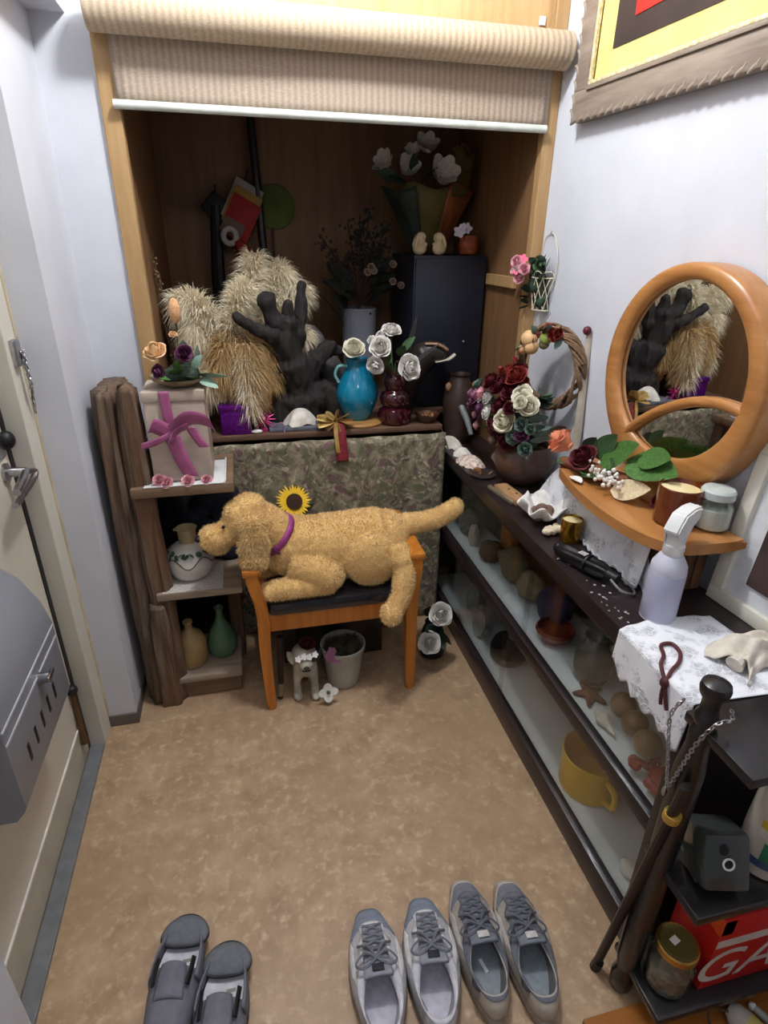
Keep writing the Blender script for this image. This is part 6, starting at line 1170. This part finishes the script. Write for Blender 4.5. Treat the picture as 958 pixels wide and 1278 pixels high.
# spare plastic pieces, bottle, jar, gas box, tube
GL2 = glass_pane('grey_clear_plastic', (190, 196, 194), 1.6)
t = thing('clear_plastic_box', 'clear grey plastic box with a round hole on the middle rack shelf', 'box', (.80, .565, .44))
q = rz(-.25); c = V((.797, .570, .50)); BXG = mat('grey_smoky_plastic', (64, 68, 66), (50, 54, 52), .2, 6, coat=.4)
obj('body', box(BM(), c, (.085, .085, .105), q @ rx(-.45), .008), BXG, t); obj('foot', box(BM(), (.797, .58, .446), (.07, .07, .014), q, .003), BXG, t)
nrm = (q @ rx(-.45)) @ V((0, -1, 0)); fc = c + nrm*.0425
rq = nrm.to_track_quat('Z', 'Y').to_matrix().to_4x4()
obj('moulded_recess', ell(BM(), fc + (q @ rx(-.45)) @ V((-.008, .001, .026)), (.011, .002, .013), q @ rx(-.45)), BLACK, t)
obj('hole', lathe(BM(), [(.001, .001), (.008, .001), (.008, .002), (.001, .002)], 20, m=Matrix.Translation(fc) @ rq), BLACK, t); obj('hole_rim', tube(BM(), [fc + nrm*.002 + rq.to_3x3() @ V((.010*math.cos(a), .010*math.sin(a), 0)) for a in [i*2*PI/24 for i in range(24)]], .002, 6, closed=True), WHITEP, t)
t = thing('detergent_bottle', 'white bottle with green cap and coloured label on the middle rack shelf', 'bottle', (.915, .565, .44))
WB2 = mat('ivory_bottle_plastic', (206, 196, 182), (192, 182, 168), .35, 4)
obj('body', lathe(BM(), [(.040, .441), (.046, .446), (.048, .52), (.046, .60), (.036, .640), (.022, .660), (.001, .662)], 32, (.915, .565, 0)), WB2, t); obj('cap', lathe(BM(), [(.022, .660), (.023, .664), (.022, .705), (.018, .71), (.001, .711)], 20, (.915, .565, 0)), mat('green_plastic_cap', (44, 124, 84), None, .35), t)
def lab(nm, a0, a1, z0, z1, col, r=.0484): obj(nm, sheet(BM(), lambda u, v: V((.915+r*math.cos(a0+(a1-a0)*u), .565+r*math.sin(a0+(a1-a0)*u), z0+(z1-z0)*v)), 12, 2), mat('label_'+nm, col, None, .4), t)
lab('yellow_panel', PI*1.05, PI*1.45, .565, .585, (206, 174, 60)); lab('white_panel', PI*1.05, PI*1.5, .545, .565, (212, 206, 196)); lab('red_stripe', PI*1.2, PI*1.5, .535, .545, (170, 60, 50)); lab('green_panel', PI*1.15, PI*1.52, .490, .535, (40, 128, 84)); lab('blue_stripe', PI*1.05, PI*1.5, .472, .490, (70, 84, 120))
t = thing('gold_lid_jar', 'glass jar with a gold metal lid on the bottom rack shelf', 'jar', (.772, .560, .10))
gx, gy = .775, .558
GLD = mat('gold_lid_metal', (196, 158, 84), (168, 130, 62), .3, 10, metal=.9); JG = glass_pane('jar_glass', (240, 243, 240), 2.0)
obj('glass', lathe(BM(), [(.038, .101), (.044, .105), (.046, .19), (.038, .215), (.037, .222), (.035, .222), (.036, .214), (.043, .188), (.042, .107), (.001, .104)], 32, (gx, gy, 0)), JG, t); lid = obj('lid', lathe(BM(), [(.039, .218), (.042, .221), (.042, .236), (.039, .239), (.001, .239)], 32, (gx, gy, 0)), GLD, t)
obj('lid_panel', lathe(BM(), [(.036, .2392), (.035, .2402), (.001, .2402)], 28, (gx, gy, 0)), mat('olive_lid_print', (92, 84, 40), None, .4), lid); obj('lid_mark', box(BM(), (gx-.006, gy+.004, .2406), (.018, .014, .0006), rz(.3)), WHITEP, lid, False)
obj('contents', lathe(BM(), [(.036, .108), (.041, .11), (.041, .16), (.001, .165)], 24, (gx, gy, 0)), mat('pale_jar_contents', (150, 146, 140), (90, 86, 84), .6, 60), t)
t = thing('gas_canister_box', 'red carton printed GAS in white on the bottom rack shelf', 'carton', (.95, .55, .10))
RDC = mat('red_carton', (196, 26, 22), (180, 18, 16), .45, 4); WHC = mat('white_carton_print', (214, 206, 196), None, .5)
gx0, gx1, gyf = .832, 1.055, .525
obj('carton', bx(BM(), gx0, gx1, gyf, .635, .101, .345, .002), RDC, t); obj('white_band', bx(BM(), gx0+.002, gx1-.002, gyf-.0006, gyf+.001, .248, .272), WHC, t, False)
text('lettering', 'GAS', t, WHC, (gx0+.105, gyf-.001, .175), (PI/2, 0, 0), .15, .25); obj('orange_top', bx(BM(), gx0-.001, gx0+.03, gyf, .60, .29, .338, .001), mat('orange_red_plastic', (232, 84, 30), None, .25), t)
t = thing('yellow_lamp_tube', 'short yellow tube with a clear end lying in front of the rack', 'tube', (.93, .43, .014))
obj('tube', tube(BM(), [(.925, .470, .040), (.985, .33, .040)], .026, 18), mat('pale_yellow_tube', (214, 200, 120), None, .5), t); obj('clear_end', tube(BM(), [(.910, .503, .040), (.915, .492, .040), (.925, .470, .040)], [.014, .024, .026], 18), mat('frosted_clear_end', (196, 190, 180), None, .15), t)
obj('wire_loop', tube(BM(), bez([(.915, .490, .045), (.86, .505, .055), (.845, .470, .04), (.87, .43, .02), (.91, .44, .018)], 8), .003, 6), STEMB, t)
t = thing('glass_rod', 'thin clear glass rod lying beside the yellow tube', 'rod', (1.0, .43, .014)); obj('rod', tube(BM(), [(.975, .50, .022), (1.05, .34, .022)], .008, 12), mat('pale_glass_rod', (180, 186, 182), None, .15), t); obj('rod_tip', ell(BM(), (.975, .50, .022), .009), WHITEP, t)
